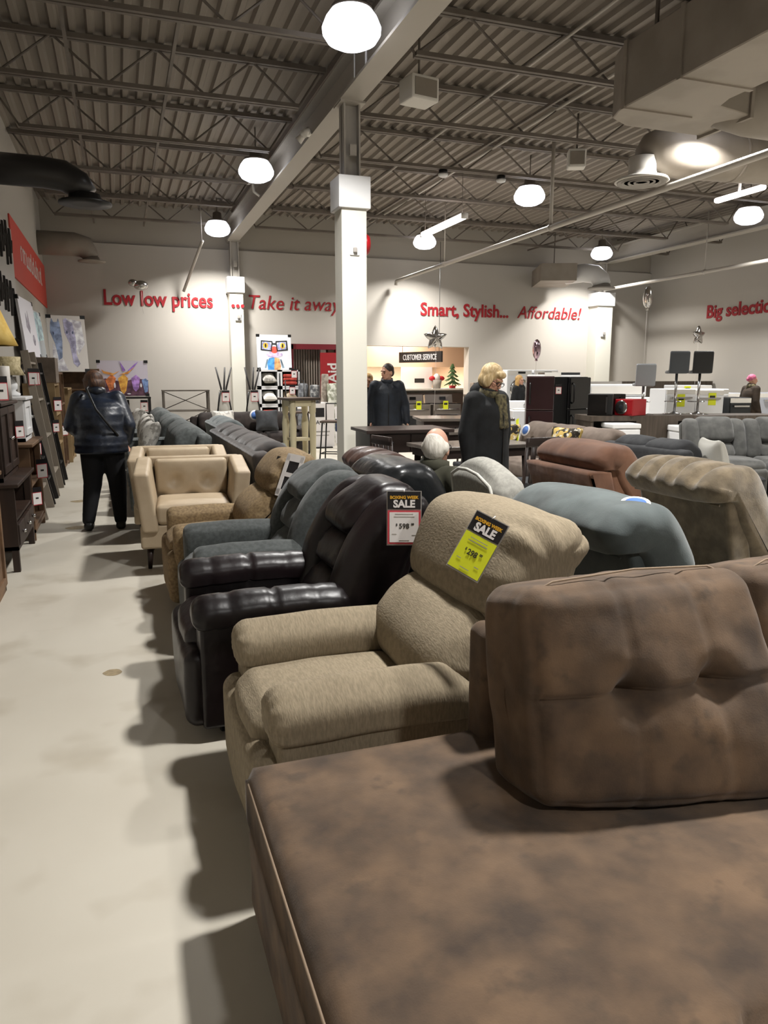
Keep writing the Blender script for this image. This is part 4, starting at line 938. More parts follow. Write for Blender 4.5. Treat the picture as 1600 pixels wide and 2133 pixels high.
ladder('tall black ladder shelf beside the brown bookcases',11.9,w_blk,h=1.75,w=.6)
def bookcase(label,loc,w,h,d,m,n=3,rz=90,cols=1,group='bookcases along the left wall'):
    t=T('bookcase',label,'bookcase',loc,rz,group);b=BM()
    box(b,(-w/2+.015,0,h/2),(.035,d,h));box(b,(w/2-.015,0,h/2),(.035,d,h));box(b,(0,d/2-.01,h/2),(w,.015,h));O('frame',b,m,t,False)
    for k in range(n+1):O('shelf',bx((0,0,.05+(h-.07)*k/n),(w-.03,d-.01,.03)),m,t,False)
    for k in range(1,cols):O('divider',bx((-w/2+w*k/cols,0,h/2),(.025,d-.01,h-.06)),m,t,False)
    return t
bookcase('tall light oak bookcase with box on top by the ladders',(-1.15,12.95,0),.9,1.45,.45,w_oak,3)
bookcase('rustic brown open bookcase beside the light oak one',(-1.15,14.0,0),1.1,1.63,.45,w_med,3,cols=2)
bookcase('oak bookcase farther along the left wall',(-1.12,15.25,0),1.1,1.35,.5,w_oak,3,cols=2)
bookcase('brown open bookcase facing the camera in the far left corner',(-.85,17.4,0),.95,1.72,.5,w_med,4,rz=0,cols=1)
t=T('carton','plain brown carton on top of the tall oak bookcase','box',(-1.1,12.9,1.46));O('carton_body',bx((0,0,.19),(.4,.6,.38),bevel=.004),w_gbr,t,False);O('tape',bx((0,0,.381),(.06,.6,.004)),w_oak,t,False)
for i,(lab,loc,w_) in enumerate((('large white price tag at the left edge by the yellow lamp',(-.86,6.45,1.56),.11),('white price tag on the dark hutch door',(-.86,7.35,1.17),.08),('white price tag on the low rustic shelf',(-.8,8.35,.72),.12),('white price tag on the dark console corner, lowest of the row',(-.80,7.68,.52),.1),
  ('white price tag on the nearest grey ladder',(-.87,8.75,.9),.1),('white price tag under the top shelf of the tall grey ladder',(-1.02,10.5,1.66),.13),('white price tag right of the one under the tall grey ladder top shelf',(-1.02,10.75,1.66),.13),('white price tag on the tall oak bookcase',(-.9,12.5,1.25),.13),('white price tag on the brown bookcase at mid height',(-.9,13.5,.8),.13),('white price tag on the farther oak bookcase',(-.85,14.8,1.05),.12),('white price tag on the tall black ladder',(-.88,11.6,.95),.1))):
    pricetag(lab,loc,38,w_,group='price tags along the left wall')
# pictures
def canvas(label,loc,rot,w,h,shapes,back='#e9e6e4',th=.035):
    t=T('canvas_print',label,'picture',loc,rot=[R(a) for a in rot])
    O('canvas_panel',bx((0,th/2,h/2),(w,th,h)),mat('canvas_'+back,back,.8),t,False)
    for i,(nm,c,pts) in enumerate(shapes):
        b=BM();
        for pp in pts: poly(b,[(x*w-w/2,z*h) for x,z in pp],.002,Matrix.Translation((0,-.002-.0006*i,0)))
        cc=[int(c[k:k+2],16)/255 for k in (1,3,5)];O(nm,b,mat('paint_'+c,c,.7,c2=tuple(min(1,v*1.35+.06) for v in cc),ns=9),t,False)
    for sx in (-1,1):
        for z in (0.02,h-.02): O('corner_guard',bx((sx*(w/2-.03),th/2,z),(.08,th+.012,.06)),m_black,t,False)
    return t
def circ(x,z,rx,rz_,n=18): return [(x+rx*math.cos(2*PI*i/n),z+rz_*math.sin(2*PI*i/n)) for i in range(n)]
canvas('white canvas print of a colourful frog wearing black glasses on the cube shelves',(3.63,18.25,1.72),(-4,0,0),.84,.84,[
 ('painted_body','#3f7fc0',[[(.3,0),(.28,.2),(.34,.33),(.5,.36),(.48,0)]]),('painted_body','#c98a5a',[[(.48,0),(.5,.36),(.64,.32),(.68,.1),(.66,0)]]),('painted_arm','#5a6c78',[[(.2,.05),(.27,.3),(.31,.3),(.25,.05)],[(.72,.05),(.66,.3),(.7,.3),(.78,.06)]]),
 ('painted_mouth','#b7a3cf',[circ(.5,.44,.24,.09)]),('painted_nose','#b8473a',[circ(.5,.57,.11,.1)]),('painted_eyes','#8b8fb5',[circ(.27,.68,.14,.14),circ(.73,.68,.14,.14)]),('painted_iris','#e0a23c',[circ(.25,.69,.075,.085),circ(.75,.69,.075,.085)]),('painted_pupil','#1a1410',[circ(.25,.69,.025,.06),circ(.75,.69,.025,.06)]),
 ('painted_glasses','#17181c',[[(.1,.56),(.12,.84),(.45,.82),(.45,.79),(.15,.81),(.14,.59),(.4,.56),(.43,.8),(.46,.8),(.42,.53)],[(.9,.56),(.88,.84),(.55,.82),(.55,.79),(.85,.81),(.86,.59),(.6,.56),(.57,.8),(.54,.8),(.58,.53)],[(.44,.72),(.44,.76),(.56,.76),(.56,.72)]])],back='#eef0f6')
bulls=[('painted_ground','#4a2f3c',[[(0,0),(0,.45),(.15,.5),(.3,.45),(.5,.4),(.75,.5),(1,.45),(1,0)]]),('painted_heads','#b5673a',[[(.15,.45),(.28,.62),(.36,.5),(.3,.2),(.22,.15)]]),('painted_heads','#d08a3a',[[(.4,.5),(.52,.62),(.6,.5),(.55,.15),(.5,.05),(.44,.15)]]),('painted_heads','#8d6aa6',[[(.66,.5),(.76,.6),(.84,.5),(.8,.2),(.74,.12),(.69,.2)]]),('painted_heads','#5a6f96',[[(.87,.45),(.95,.5),(1,.42),(.98,.12),(.92,.08)]]),
 ('painted_horns','#7a5aa0',[[(.45,.98),(.5,.7),(.56,.72),(.53,.8)],[(.6,.72),(.66,.7),(.82,.97),(.74,.9)]]),('painted_horns','#c9823f',[[(.08,.75),(.12,.64),(.3,.58),(.45,.72),(.32,.64),(.14,.7)],[(.42,.6),(.6,.62),(.76,.84),(.62,.7)]]),('painted_flecks','#d8d0d8',[circ(.2,.1,.03,.02,8),circ(.6,.06,.04,.02,8),circ(.85,.3,.02,.06,8),circ(.33,.3,.02,.08,8)])]
canvas('canvas print of colourful long-horned cattle above the dark stand on the back wall',(.1,17.3,1.14),(-5,0,0),1.04,.76,bulls,back='#cfc8d4')
horse=[('painted_shade','#b9b4bd',[[(.05,.0),(.1,.5),(.3,.3),(.45,.02)],[(.5,.95),(.9,.9),(.95,.5),(.75,.3)]]),('painted_horse','#6f7b94',[[(.08,.85),(.12,.95),(.17,.88),(.26,.88),(.3,.95),(.33,.84),(.36,.55),(.32,.25),(.22,.2),(.16,.5),(.06,.7)]]),('painted_horse','#8d8aa0',[[(.42,.92),(.5,.96),(.56,.9),(.66,.88),(.72,.6),(.7,.3),(.78,.14),(.7,.08),(.6,.15),(.55,.5),(.44,.7)]]),('painted_eyes','#3b4258',[circ(.14,.68,.02,.03,8),circ(.5,.7,.02,.03,8),circ(.65,.7,.02,.03,8)])]
canvas('large pale canvas print of two horses leaning on the bookcase by the left wall',(-.78,14.35,1.64),(-9,0,12),.62,.98,horse,back='#dcd6cf')
t=canvas('narrow pale blue canvas print with black corners leaning on left wall',(-1.23,14.6,1.9),(-5,0,87),1.0,.78,[('painted_sky','#9db4c4',[[(0,.3),(0,.9),(.6,1),(1,.8),(1,.4)]])],back='#d3dbe0')
t=canvas('tall black-edged white canvas print leaning above the ladders',(-1.2,12.85,1.86),(-5,0,87),1.3,.86,[('painted_marks','#77727a',[[(.3,.5),(.35,.75),(.42,.6),(.5,.8),(.55,.5),(.48,.4)],circ(.7,.3,.08,.1,10)])],back='#e6e3e8')
# ================= BACK WALL DISPLAY =================
m_gmet=mat('grey_metal','#5d5750',.5,metal=.3,c2='#6a635b',ns=5)
t=T('media_stand','black open stand under the cattle picture','stand',(.15,17.3,0))
for z in (.42,.76,1.1): O('shelf',bx((0,0,z),(1.0,.42,.035)),w_blk,t,False)
for sx in (-1,1):
    for sy in (-1,1):O('post',bx((sx*.47,sy*.18,.56),(.05,.05,1.12)),w_blk,t,False)
for z in (.12,): O('shelf',bx((0,0,z),(1.0,.42,.035)),w_blk,t,False)
b=BM();box(b,(-.2,.19,.9),(.5,.02,.3));O('back_panel',b,w_blk,t,False)
pricetag('white price tag on the black stand under the cattle picture',(.5,17.05,1.06),0,.15)
t=T('metal_shelf','grey metal shelf with crossed braces against the back wall','shelf',(1.45,17.85,0))
for z in (.3,.78,1.24): O('shelf',bx((0,0,z),(1.05,.4,.03)),m_gmet,t,False)
for sx in (-1,1):
    for sy in (-1,1):O('post',bx((sx*.5,sy*.17,.62),(.04,.04,1.24)),m_gmet,t,False)
b=BM();tube(b,[(-.5,.17,.8),(.5,.17,1.22)],.01,6);tube(b,[(.5,.17,.8),(-.5,.17,1.22)],.01,6);tube(b,[(-.5,.17,.32),(.5,.17,.77)],.01,6);tube(b,[(.5,.17,.32),(-.5,.17,.77)],.01,6);O('cross_brace',b,m_gmet,t)
m_clear=mat('vase_glass','#a7a49c',.25,spec=.6)
def vase(label,x):
    t=T('reed_vase',label,'vase',(x,17.5,.35),group='tall vases with dark reeds')
    O('stand',bx((0,0,-.19),(.3,.3,.32)),w_blk,t,False)
    b=BM();lathe(b,[(.08,-.03),(.12,.1),(.155,.35),(.15,.5),(.1,.75),(.085,.88),(.1,.9),(.09,.9),(.08,.86)],n=20);O('vase_body',b,m_clear,t)
    for s_ in (-1,1):O('black_band',tube(BM(),[(s_*.07,-.03,0),(s_*.13,-.06,.2),(s_*.155,-.07,.42),(s_*.12,-.06,.66),(s_*.09,-.05,.86)],.018,6),m_black,t)
    for (a,c_) in ((-.13,.02),(.04,.0),(.16,-.02)):O('reed',tube(BM(),[(0,c_,.5),(a*.4,c_,.95),(a*1.2,c_,1.42)],[.014,.022,.016],6),w_blk,t)
vase('tall vase with dark reeds left of the wall column',2.27)
vase('tall vase with dark reeds between the wall column and cube shelves',2.93)
pricetag('white price tag on the reed vase left of the wall column',(2.3,17.37,1.25),0,.17);pricetag('white price tag on the reed vase right of the wall column',(2.96,17.37,1.25),0,.17)
m_red2=mat('red_cloth','#a5392f',.9,c2='#c25146',ns=9);m_inner=mat('shelf_inner','#6b6760',.8)
def cube(label,x,z,fill=None):
    t=T('cube_shelf',label,'shelf',(x,18.1,z),group='white cube shelves');w_=.47;h=.42;b=BM()
    for c,s_ in (((-w_/2+.02,0,h/2),(.04,.38,h)),((w_/2-.02,0,h/2),(.04,.38,h)),((0,0,.02),(w_,.38,.04)),((0,0,h-.02),(w_,.38,.04))):box(b,c,s_)
    O('cube_frame',b,m_white,t,False);O('back_panel',bx((0,.18,h/2),(w_-.05,.01,h-.05)),m_inner,t,False)
row=('bottom','second','middle','top')
for r in range(4):
    for cidx,x in enumerate((3.42,3.93)): cube('white cube shelf, %s row, %s column, by the frog picture'%(row[r],('left','right')[cidx]),x,.02+.425*r)
for lab,x,z,fm in (('grey patterned cushion in the top left cube',3.42,1.52,f_floral),('cream cushion with a print in the middle left cube',3.42,1.09,m_offw),('tan cushion in the middle right cube',3.93,1.09,f_club)):
    p=pillow(lab,(x,18.02,z),(-62,0,6),fm,.36,'cushions in the cube shelves')
for lab,x,z in (('red folded throw in the top right cube',3.93,1.36),('red folded throw in the second row left cube',3.42,.51)):
    t=T('folded_throw',lab,'throw',(x,18.05,z));
    for k in range(3):
        b=BM();soft(b,(.34,.28,.08),.03,c=(0,0,.045+.085*k),m=4,k=3);O('fold_layer',b,m_red2,t)
pricetag('white price tag on the top right cube',(4.02,17.88,1.75),0,.14);pricetag('white price tag on the middle right cube',(3.97,17.88,1.36),0,.14)
# rolled rugs
def rug(label,x,y,h,r,c,c2,lean=4,group='rolled rugs in plastic'):
    t=T('rolled_rug',label,'rug',(x,y,0),rot=(R(-4),R(lean),0),group=group);b=BM();lathe(b,[(r*.95,0),(r,.05),(r*.97,h*.5),(r,h-.04),(r*.85,h),(r*.5,h-.01)],n=16);O('roll',b,mat('rug_'+c,c,.5,c2=c2,ns=8,lo=.45,hi=.55,spec=.7),t);b=BM();lathe(b,[(r*1.03,h*.55),(r*1.05,h*.57),(r*1.03,h*.59)],n=14);O('tape_band',b,m_card,t)
rug('dark grey rolled rug in clear wrap, leftmost of the rugs',4.1,17.6,1.4,.12,'#4a4c50','#74767a');rug('grey and black rolled rug beside the dark one',4.42,17.55,1.36,.12,'#3f4042','#9a9a98',2)
rug('tall taupe rolled rug with silver pattern',4.58,17.3,1.62,.09,'#7d7266','#a89d90',3);rug('green and white patterned rolled rug by the red banner',4.88,17.2,1.4,.14,'#8d8f7a','#dcdcd0',-3)
t=T('vertical_banner','vertical dark red banner with white maker lettering beside the column','sign',(4.98,17.85,0));O('banner_panel',bx((0,0,1.2),(.62,.03,1.86)),mat('deep_red','#9c1a22',.6),t,False)
text('KitchenAid',.34,m_card,t,(.1,-.018,.35),(90,-90,0),.002,.008,0,'lettering')
O('base',bx((0,0,.13),(.6,.4,.26)),m_grey,t,False)
t=T('poster_board','white floor sign with partly hidden lettering by the rugs','sign',(4.15,15.9,0));O('board',bx((0,0,.5),(.62,.02,.95)),m_card,t,False);text('EA R',.13,m_ink,t,(-.18,-.012,.52),(90,0,0),.001,.001);O('picture_panel',bx((-.02,-.012,.78),(.2,.004,.2)),m_tagblk,t,False)
b=BM();box(b,(0,-.012,.36),(.4,.002,.03));box(b,(0,-.012,.28),(.36,.002,.02));O('small_print',b,m_grey,t,False);O('stand_foot',bx((0,.05,.012),(.5,.25,.024)),m_dark,t,False)
t=T('display_rack','navy and white carton display beside the column foot','rack',(4.95,16.6,0))
for k,(h,mm) in enumerate(((.3,m_card),(.28,mat('navy_box','#1c2a4a',.6)),(.26,m_card))): O('carton',bx((0,0,.15+.29*k),(.45,.35,.28)),mm,t,False)
# pub table and stools by the rugs
m_wtop=mat('table_top_brown','#4b4039',.35,c2='#584b43',ns=6,stretch=(.3,2,1));m_cream2=mat('cream_paint_wood','#d2c7a6',.6)
t=T('pub_table','cream-legged pub table with dark square top near the cube shelves','table',(2.74,11.9,0),8);O('table_top',bx((0,0,1.2),(.54,.54,.04),bevel=.005),m_wtop,t,False)
for sx in (-1,1):
    for sy in (-1,1):
        b=BM();lathe(b,[(.03,0),(.045,.1),(.05,.5),(.06,.8),(.04,.95),(.055,1.0),(.055,1.18)],n=12,M=xf((sx*.17,sy*.17,0)));O('leg',b,m_cream2,t)
O('apron',bx((0,0,1.13),(.42,.42,.09)),m_cream2,t,False);O('stretcher',bx((0,0,.55),(.32,.32,.04)),m_cream2,t,False)
def wirestool(label,loc,rz,h=1.02,back=.35,group='black metal bar stools'):
    t=T('bar_stool',label,'stool',loc,rz,group);O('seat',bx((0,0,h*.72),(.38,.36,.035),bevel=.01),m_wtop,t,False)
    for sx in (-1,1):
        for sy in (-1,1):O('leg',tube(BM(),[(sx*.15,sy*.14,h*.71),(sx*.2,sy*.19,0)],.013,6),m_dark,t)
    b=BM();tube(b,[(-.16,.16,h*.72),(-.17,.2,h*.72+back),(.17,.2,h*.72+back),(.16,.16,h*.72)],.013,6);O('back_frame',b,m_dark,t);b=BM();tube(b,[(-.18,-.17,.25),(.18,-.17,.25),(.18,.17,.25),(-.18,.17,.25),(-.18,-.17,.25)],.01,6);O('footrest',b,m_dark,t)
wirestool('black metal bar stool behind the cream-legged table',(2.95,12.9,0),0,1.3,.55);wirestool('black metal bar stool right of the cream-legged table',(3.45,12.4,0),-30,1.1,.3)
# ================= DINING SETS =================
w_esp=mat('espresso_table','#2c2320',.35,c2='#382d29',ns=5,stretch=(.3,2,1));w_gtop=mat('grey_table_top','#5a534d',.22,c2='#6a625b',ns=5,stretch=(.3,2,1),spec=.6)
def table(label,loc,rz,w,d,h,m,drawers=0,skirt=.09,group='dining tables'):
    t=T('dining_table',label,'table',loc,rz,group);O('table_top',bx((0,0,h-.02),(w,d,.04),bevel=.006),m,t,False)
    O('apron',bx((0,0,h-.04-skirt/2),(w-.1,d-.1,skirt)),w_esp,t,False)
    for sx in (-1,1):
        for sy in (-1,1):O('leg',cyl(BM(),(sx*(w/2-.1),sy*(d/2-.1),h-.04),(sx*(w/2-.07),sy*(d/2-.07),0),.042,.026,8),w_esp,t)
    for i in range(drawers):
        o=O('drawer',bx((-w/2+.08+(w-.16)*(i+.5)/drawers,-d/2+.045,h-.04-skirt/2),((w-.2)/drawers,.02,skirt-.03)),w_esp,t,False);O('knob',ell(BM(),(-w/2+.08+(w-.16)*(i+.5)/drawers,-d/2+.02,h-.04-skirt/2),(.02,.02,.02),u=10,v=6),m_dark,o)
    return t
table('dark espresso counter-height table with drawers beside the main column',(3.12,8.2,0),-3,1.05,.75,.96,w_esp,2,.22)
table('dark long table with legs in front, behind the white-haired person',(3.6,7.3,0),4,1.25,.7,.84,w_gtop)
table('grey-topped high table in front of the person in the parka',(4.74,9.95,0),-14,1.35,.9,.97,w_gtop)
table('smaller grey table between the high table and the black-coated person',(4.12,8.75,0),-6,.8,.6,.87,w_gtop)
def chair(label,loc,rz,h=.95,group='espresso dining chairs'):
    t=T('dining_chair',label,'chair',loc,rz,group);b=BM();soft(b,(.42,.42,.06),.02,c=(0,0,.47),m=4,k=3);O('seat',b,f_char,t)
    for sx in (-1,1):
        O('leg',cyl(BM(),(sx*.18,-.18,.45),(sx*.19,-.19,0),.02,.016,8),w_esp,t);O('leg',tube(BM(),[(sx*.18,.24,0),(sx*.18,.19,.46),(sx*.18,.25,h)],.018,8),w_esp,t)
    b=BM();box(b,(0,.25,h-.04),(.4,.025,.09),bevel=.006)
    for x in (-.1,0,.1):box(b,(x,.225,(h+.45)/2),(.05,.018,h-.5),rot=(-7,0,0))
    O('backrest',b,w_esp,t)
for lab,loc,rz in (('dark dining chair at the near side of the long dark table, left one',(3.3,6.72,0),178),('dark dining chair at the left end of the long dark table',(2.75,7.2,0),100),('dark dining chair on the far side of the high grey table',(4.95,10.8,0),-10),('dark dining chair by the smaller grey table, next to the black coat',(4.1,8.25,0),172),('dark dining chair at the near side of the long table, right one',(3.95,6.7,0),185)): chair(lab,loc,rz)
# ================= CUSTOMER SERVICE =================
t=T('hanging_sign','dark hanging sign reading CUSTOMER SERVICE in white capitals','sign',(7.36,18.0,2.05),-63 if False else 0,rot=(0,0,R(-66)))
O('sign_board',bx((0,0,0),(1.5,.06,.27)),mat('sign_dark','#332c28',.6),t,False);text('CUSTOMER SERVICE',.2,m_card,t,(0,-.035,-.07),(90,0,0),.003,.003,0,'lettering','CENTER',.66)
for x in (-.65,.65):O('hanger_wire',cyl(BM(),(x,0,.13),(x,0,2.75),.006,n=5),m_dark,t)
m_steelapp=mat('stainless','#8a817a',.3,metal=.8);m_glassb=mat('oven_glass','#0d0d0e',.15)
def rangecooker(label,x,y,rz=0):
    t=T('range_cooker',label,'cooker',(x,y,0),rz,group='steel ranges by the service opening');O('body',bx((0,0,.45),(.74,.62,.9),bevel=.01),m_steelapp,t,False);O('control_panel',bx((0,.26,1.0),(.74,.1,.22),rot=(-12,0,0)),m_steelapp,t,False);O('cooktop',bx((0,-.03,.91),(.72,.54,.02)),m_glassb,t,False)
    o=O('door',bx((0,-.32,.46),(.7,.02,.56)),m_steelapp,t,False);O('door_glass',bx((0,-.333,.46),(.5,.01,.34)),m_glassb,o,False);O('handle',cyl(BM(),(-.3,-.36,.78),(.3,-.36,.78),.014,n=8),m_chrome,o)
    O('clock_display',bx((.1,.2,1.03),(.16,.02,.07),rot=(-12,0,0)),m_glassb,t,False)
rangecooker('steel range with yellow tag, left one by the service opening',6.7,16.9);rangecooker('steel range with yellow tag, right one by the service opening',7.5,16.9)
def ytag(label,loc,rz=0,w=.13,h=.2):
    t=T('yellow_tag',label,'price tag',loc,rz,group='yellow price tags');O('tag_card',bx((0,0,-h/2),(w,.003,h)),m_yel if h<.19 or True else m_gold,t,False);b=BM();box(b,(0,-.003,-h*.35),(w*.7,.002,h*.25));O('price',b,m_ink,t,False);return t
ytag('yellow tag on the left steel range',(6.72,16.5,.98),0);ytag('yellow tag on the right steel range',(7.42,16.5,.98),0)
t=T('refrigerator','dark maroon small oven and mixer display stand right of the steel ranges','stand',(8.35,17.0,0)) if False else None
t=T('service_counter','long dark service counter with pale top inside the opening','counter',(8.0,19.9,0));O('counter_front',bx((0,0,.55),(3.4,.5,1.1)),mat('counter_dark','#3a302b',.6),t,False);O('counter_top',bx((0,0,1.2),(3.5,.6,.05)),m_offw,t,False);O('kick_board',bx((0,-.255,.06),(3.4,.02,.12)),m_black,t,False);O('upper_ledge',bx((0,.2,1.15),(3.4,.12,.1)),m_offw,t,False)
t=T('poster_board','white poster with dark stripe standing on the service counter','sign',(8.05,19.95,1.226));O('board',bx((0,0,.3),(.95,.03,.6)),m_card,t,False);O('dark_stripe',bx((.08,-.017,.22),(.3,.004,.12)),m_ink,t,False)
t=T('gift_bucket','grey bucket with red bows beside the poster on the counter','bucket',(8.62,19.82,1.226));b=BM();lathe(b,[(.11,0),(.15,.24),(.14,.24),(.1,.02)],n=16);O('bucket_shell',b,m_grey,t);O('bow',ell(BM(),(-.14,0,.28),(.1,.07,.07)),m_red,t);O('bow',ell(BM(),(.14,0,.28),(.1,.07,.07)),m_red,t);O('wrap_paper',ell(BM(),(0,0,.3),(.1,.09,.12)),m_card,t)
t=T('christmas_tree','small green christmas tree on the service counter','tree',(9.15,19.9,1.226));b=BM();rng=random.Random(2)
for k in range(5):
    r=.26-.045*k;z=.1+.12*k
    for i in range(13):
        a=2*PI*i/13+k*.3;rr=r*rng.uniform(.8,1.1);cyl(b,(0,0,z+.1),(math.cos(a)*rr,math.sin(a)*rr,z-.02+rng.uniform(-.02,.02)),.03,.008,5)
O('branches',b,mat('pine_green','#3c5a36',.8,c2='#4f7046',ns=20),t);O('trunk',cyl(BM(),(0,0,0),(0,0,.7),.015,.006,8),w_med,t);O('pot',cyl(BM(),(0,0,0),(0,0,.08),.09,.1,14),m_red,t)
t=T('microwave_oven','steel microwave with yellow tag on the wood stand by the opening','microwave',(8.42,16.6,1.13),-12);O('body',bx((0,0,.14),(.5,.36,.28),bevel=.01),m_steelapp,t,False);O('door',bx((-.06,-.185,.14),(.36,.012,.24)),m_glassb,t,False);O('keypad',bx((.18,-.185,.14),(.1,.01,.24)),m_black,t,False)
ytag('yellow tag on the steel microwave by the service opening',(8.37,16.38,1.36),0,.12,.18)
t=T('display_stand','wood shelf stand carrying the steel microwave, right of the opening','stand',(8.46,16.6,0))
for z in (.3,.7,1.1):O('shelf',bx((0,0,z),(.8,.55,.05)),w_gbr,t,False)
for sx in (-1,1):
    for sy in (-1,1):O('post',bx((sx*.37,sy*.24,.56),(.05,.05,1.1)),w_gbr,t,False)
t=T('stand_mixer','dark red small appliance on the stand below the microwave','mixer',(8.3,16.6,.725));b=BM();soft(b,(.16,.3,.1),.04,c=(0,0,.27),m=4,k=3);soft(b,(.1,.1,.24),.03,c=(0,.1,.13),m=4,k=3);O('body',b,m_maroon,t);O('bowl',lathe(BM(),[(.05,0),(.09,.12),(.085,.12)],c=(0,-.06,.03),n=14),m_chrome,t);O('base',bx((0,0,.015),(.18,.3,.03),bevel=.008),m_maroon,t,False)
# ================= APPLIANCES =================
m_rim=mat('door_glass_dark','#2a2c30',.15)
def washer(label,x,y,z=0,rz=0):
    t=T('washing_machine',label,'washer',(x,y,z),rz,group='white front-load machines');O('body',bx((0,0,.5),(.69,.7,1.0),bevel=.02),m_white,t,False)
    o=O('door',lathe(BM(),[(.27,0),(.27,.03),(.2,.05),(.19,.03)],n=28,M=xf((0,-.35,.52),(90,0,0))),m_chrome,t);O('door_glass',lathe(BM(),[(.19,.02),(.1,.045),(.03,.05)],n=24,M=xf((0,-.35,.52),(90,0,0))),m_rim,o)
    O('control_panel',bx((0,-.352,.92),(.64,.01,.11)),m_offw,t,False);O('display',bx((.05,-.36,.93),(.2,.008,.05)),m_black,t,False)
def pedestal(x,y,z,label):
    t=T('pedestal_drawer',label,'pedestal',(x,y,0),group='washer pedestals');O('body',bx((0,0,z/2),(.69,.68,z)),m_white,t,False);o=O('drawer',bx((0,-.345,z/2),(.63,.02,z-.1)),m_white,t,False);O('handle',bx((0,-.365,z-.16),(.4,.02,.03)),m_chrome,o,False)
for i,x in enumerate((9.28,10.02)):
    pedestal(x,16.6,.72,('tall white pedestal under the front-load washer','tall white pedestal under the second machine')[i]);washer(('white front-load washer on pedestal behind the long-haired person','second white front-load machine partly behind the dark refrigerator')[i],x,16.6,.722)
ytag('yellow and red tag on the front-load washer door',(9.5,16.2,1.5),0,.16,.26)
t=T('top_load_washer','white top-load washer with control console in front of the long-haired person','washer',(7.75,13.25,0),-20);O('body',bx((0,0,.45),(.69,.68,.9),bevel=.02),m_white,t,False);O('console',bx((0,.27,.98),(.69,.14,.18),bevel=.02),m_white,t,False);O('lid',bx((0,-.05,.91),(.6,.5,.02)),m_offw,t,False);o=O('control_knob',cyl(BM(),(0,.19,.99),(0,.16,.99),.035,n=12),m_chrome,t)
m_marf=mat('maroon_gloss','#2a1418',.22,spec=.6);m_blkf=mat('black_gloss','#101112',.2,spec=.6)
def fridge(label,loc,rz,w,d,h,m,split=.62):
    t=T('refrigerator',label,'fridge',loc,rz);O('body',bx((0,.03,h/2),(w,d-.06,h),bevel=.01),m,t,False)
    for z0_,z1_ in ((.04,h*split-.005),(h*split+.005,h-.01)):
        o=O('door',bx((0,-d/2+.02,(z0_+z1_)/2),(w-.005,.06,z1_-z0_),bevel=.015),m,t,False);O('handle',tube(BM(),[(-w/2+.06,-d/2-.01,z0_+.1),(-w/2+.06,-d/2-.05,z0_+.14),(-w/2+.06,-d/2-.05,z1_-.14),(-w/2+.06,-d/2-.01,z1_-.1)],.014,8),m_dark,o)
fridge('maroon refrigerator with handles, left of the black one',(7.12,11.75,0),-28,.48,.6,1.56,m_marf)
fridge('tall matt black refrigerator side behind the microwaves',(7.95,12.2,0),20,.62,.68,1.55,m_blkf)
pricetag('white price tag with yellow top on the maroon refrigerator',(7.28,11.38,1.43),-28,.1)
t=T('washing_machine','white washer with dark lid edge standing behind the two dark refrigerators','washer',(9.2,14.6,0));O('body',bx((0,0,.8),(.95,.7,1.6),bevel=.02),m_white,t,False);O('lid',bx((.1,-.05,1.62),(.7,.6,.05)),m_rim,t,False);O('side_panel',bx((-.25,-.36,1.5),(.4,.02,.3)),m_offw,t,False)
# counter with microwaves
m_counter=mat('counter_wood','#41382f',.6,c2='#4f453b',ns=5,stretch=(4,4,.3))
t=T('display_counter','long grey-brown wood display counter carrying microwaves and stools','counter',(9.35,10.75,0),-14)
O('counter_top',bx((0,0,.845),(3.5,.75,.09)),m_counter,t,False);O('end_panel',bx((-1.7,0,.4),(.05,.7,.8)),m_counter,t,False);O('middle_panel',bx((-.55,-.1,.4),(.75,.55,.8)),m_counter,t,False);O('end_panel',bx((1.7,0,.4),(.05,.7,.8)),m_counter,t,False);O('back_panel',bx((0,.34,.4),(3.4,.03,.8)),w_blk,t,False)
CM=Matrix.Translation((9.35,10.75,0))@Matrix.Rotation(R(-14),4,'Z')
def onc(x,y,z=.891): return tuple(CM@Vector((x,y,z)))
def micro(label,loc,rz,w,h,d,m,round_=False):
    t=T('microwave_oven',label,'microwave',loc,rz,group='microwaves on the display counter');O('body',bx((0,0,h/2),(w,d,h),bevel=.012),m,t,False)
    if round_:
        o=O('door',lathe(BM(),[(.12,0),(.12,.012),(.1,.016)],n=24,M=xf((-w*.12,-d/2,h/2),(90,0,0))),m_chrome,t);O('door_glass',lathe(BM(),[(.1,.012),(.02,.018)],n=22,M=xf((-w*.12,-d/2,h/2),(90,0,0))),m_rim,o);O('keypad',bx((w*.36,-d/2-.004,h/2),(.09,.01,h*.8)),m,t,False)
    else:
        o=O('door',bx((-w*.1,-d/2-.006,h/2),(w*.75,.014,h*.9)),m_glassb,t,False);O('handle',bx((w*.25,-d/2-.03,h/2),(.02,.03,h*.7)),m,o,False);O('keypad',bx((w*.39,-d/2-.004,h/2),(w*.16,.01,h*.9)),m_black,t,False)
micro('large black microwave with yellow tag, left end of the display counter',onc(-1.45,-.05),-38,.42,.37,.4,mat('grey_black','#2b2929',.35))
micro('black microwave behind the red one on the counter',onc(-1.12,.3),-14,.42,.36,.3,m_blkf)
micro('red retro microwave with round window on the display counter',onc(-.96,-.18),-72,.36,.28,.4,mat('gloss_red','#8f0f18',.3,spec=.6),True)
ytag('yellow tag on the large black microwave',(7.84,10.92,1.18),-38,.08,.16);ytag('yellow tag on the red retro microwave',(8.22,10.75,1.12),-72,.07,.15)
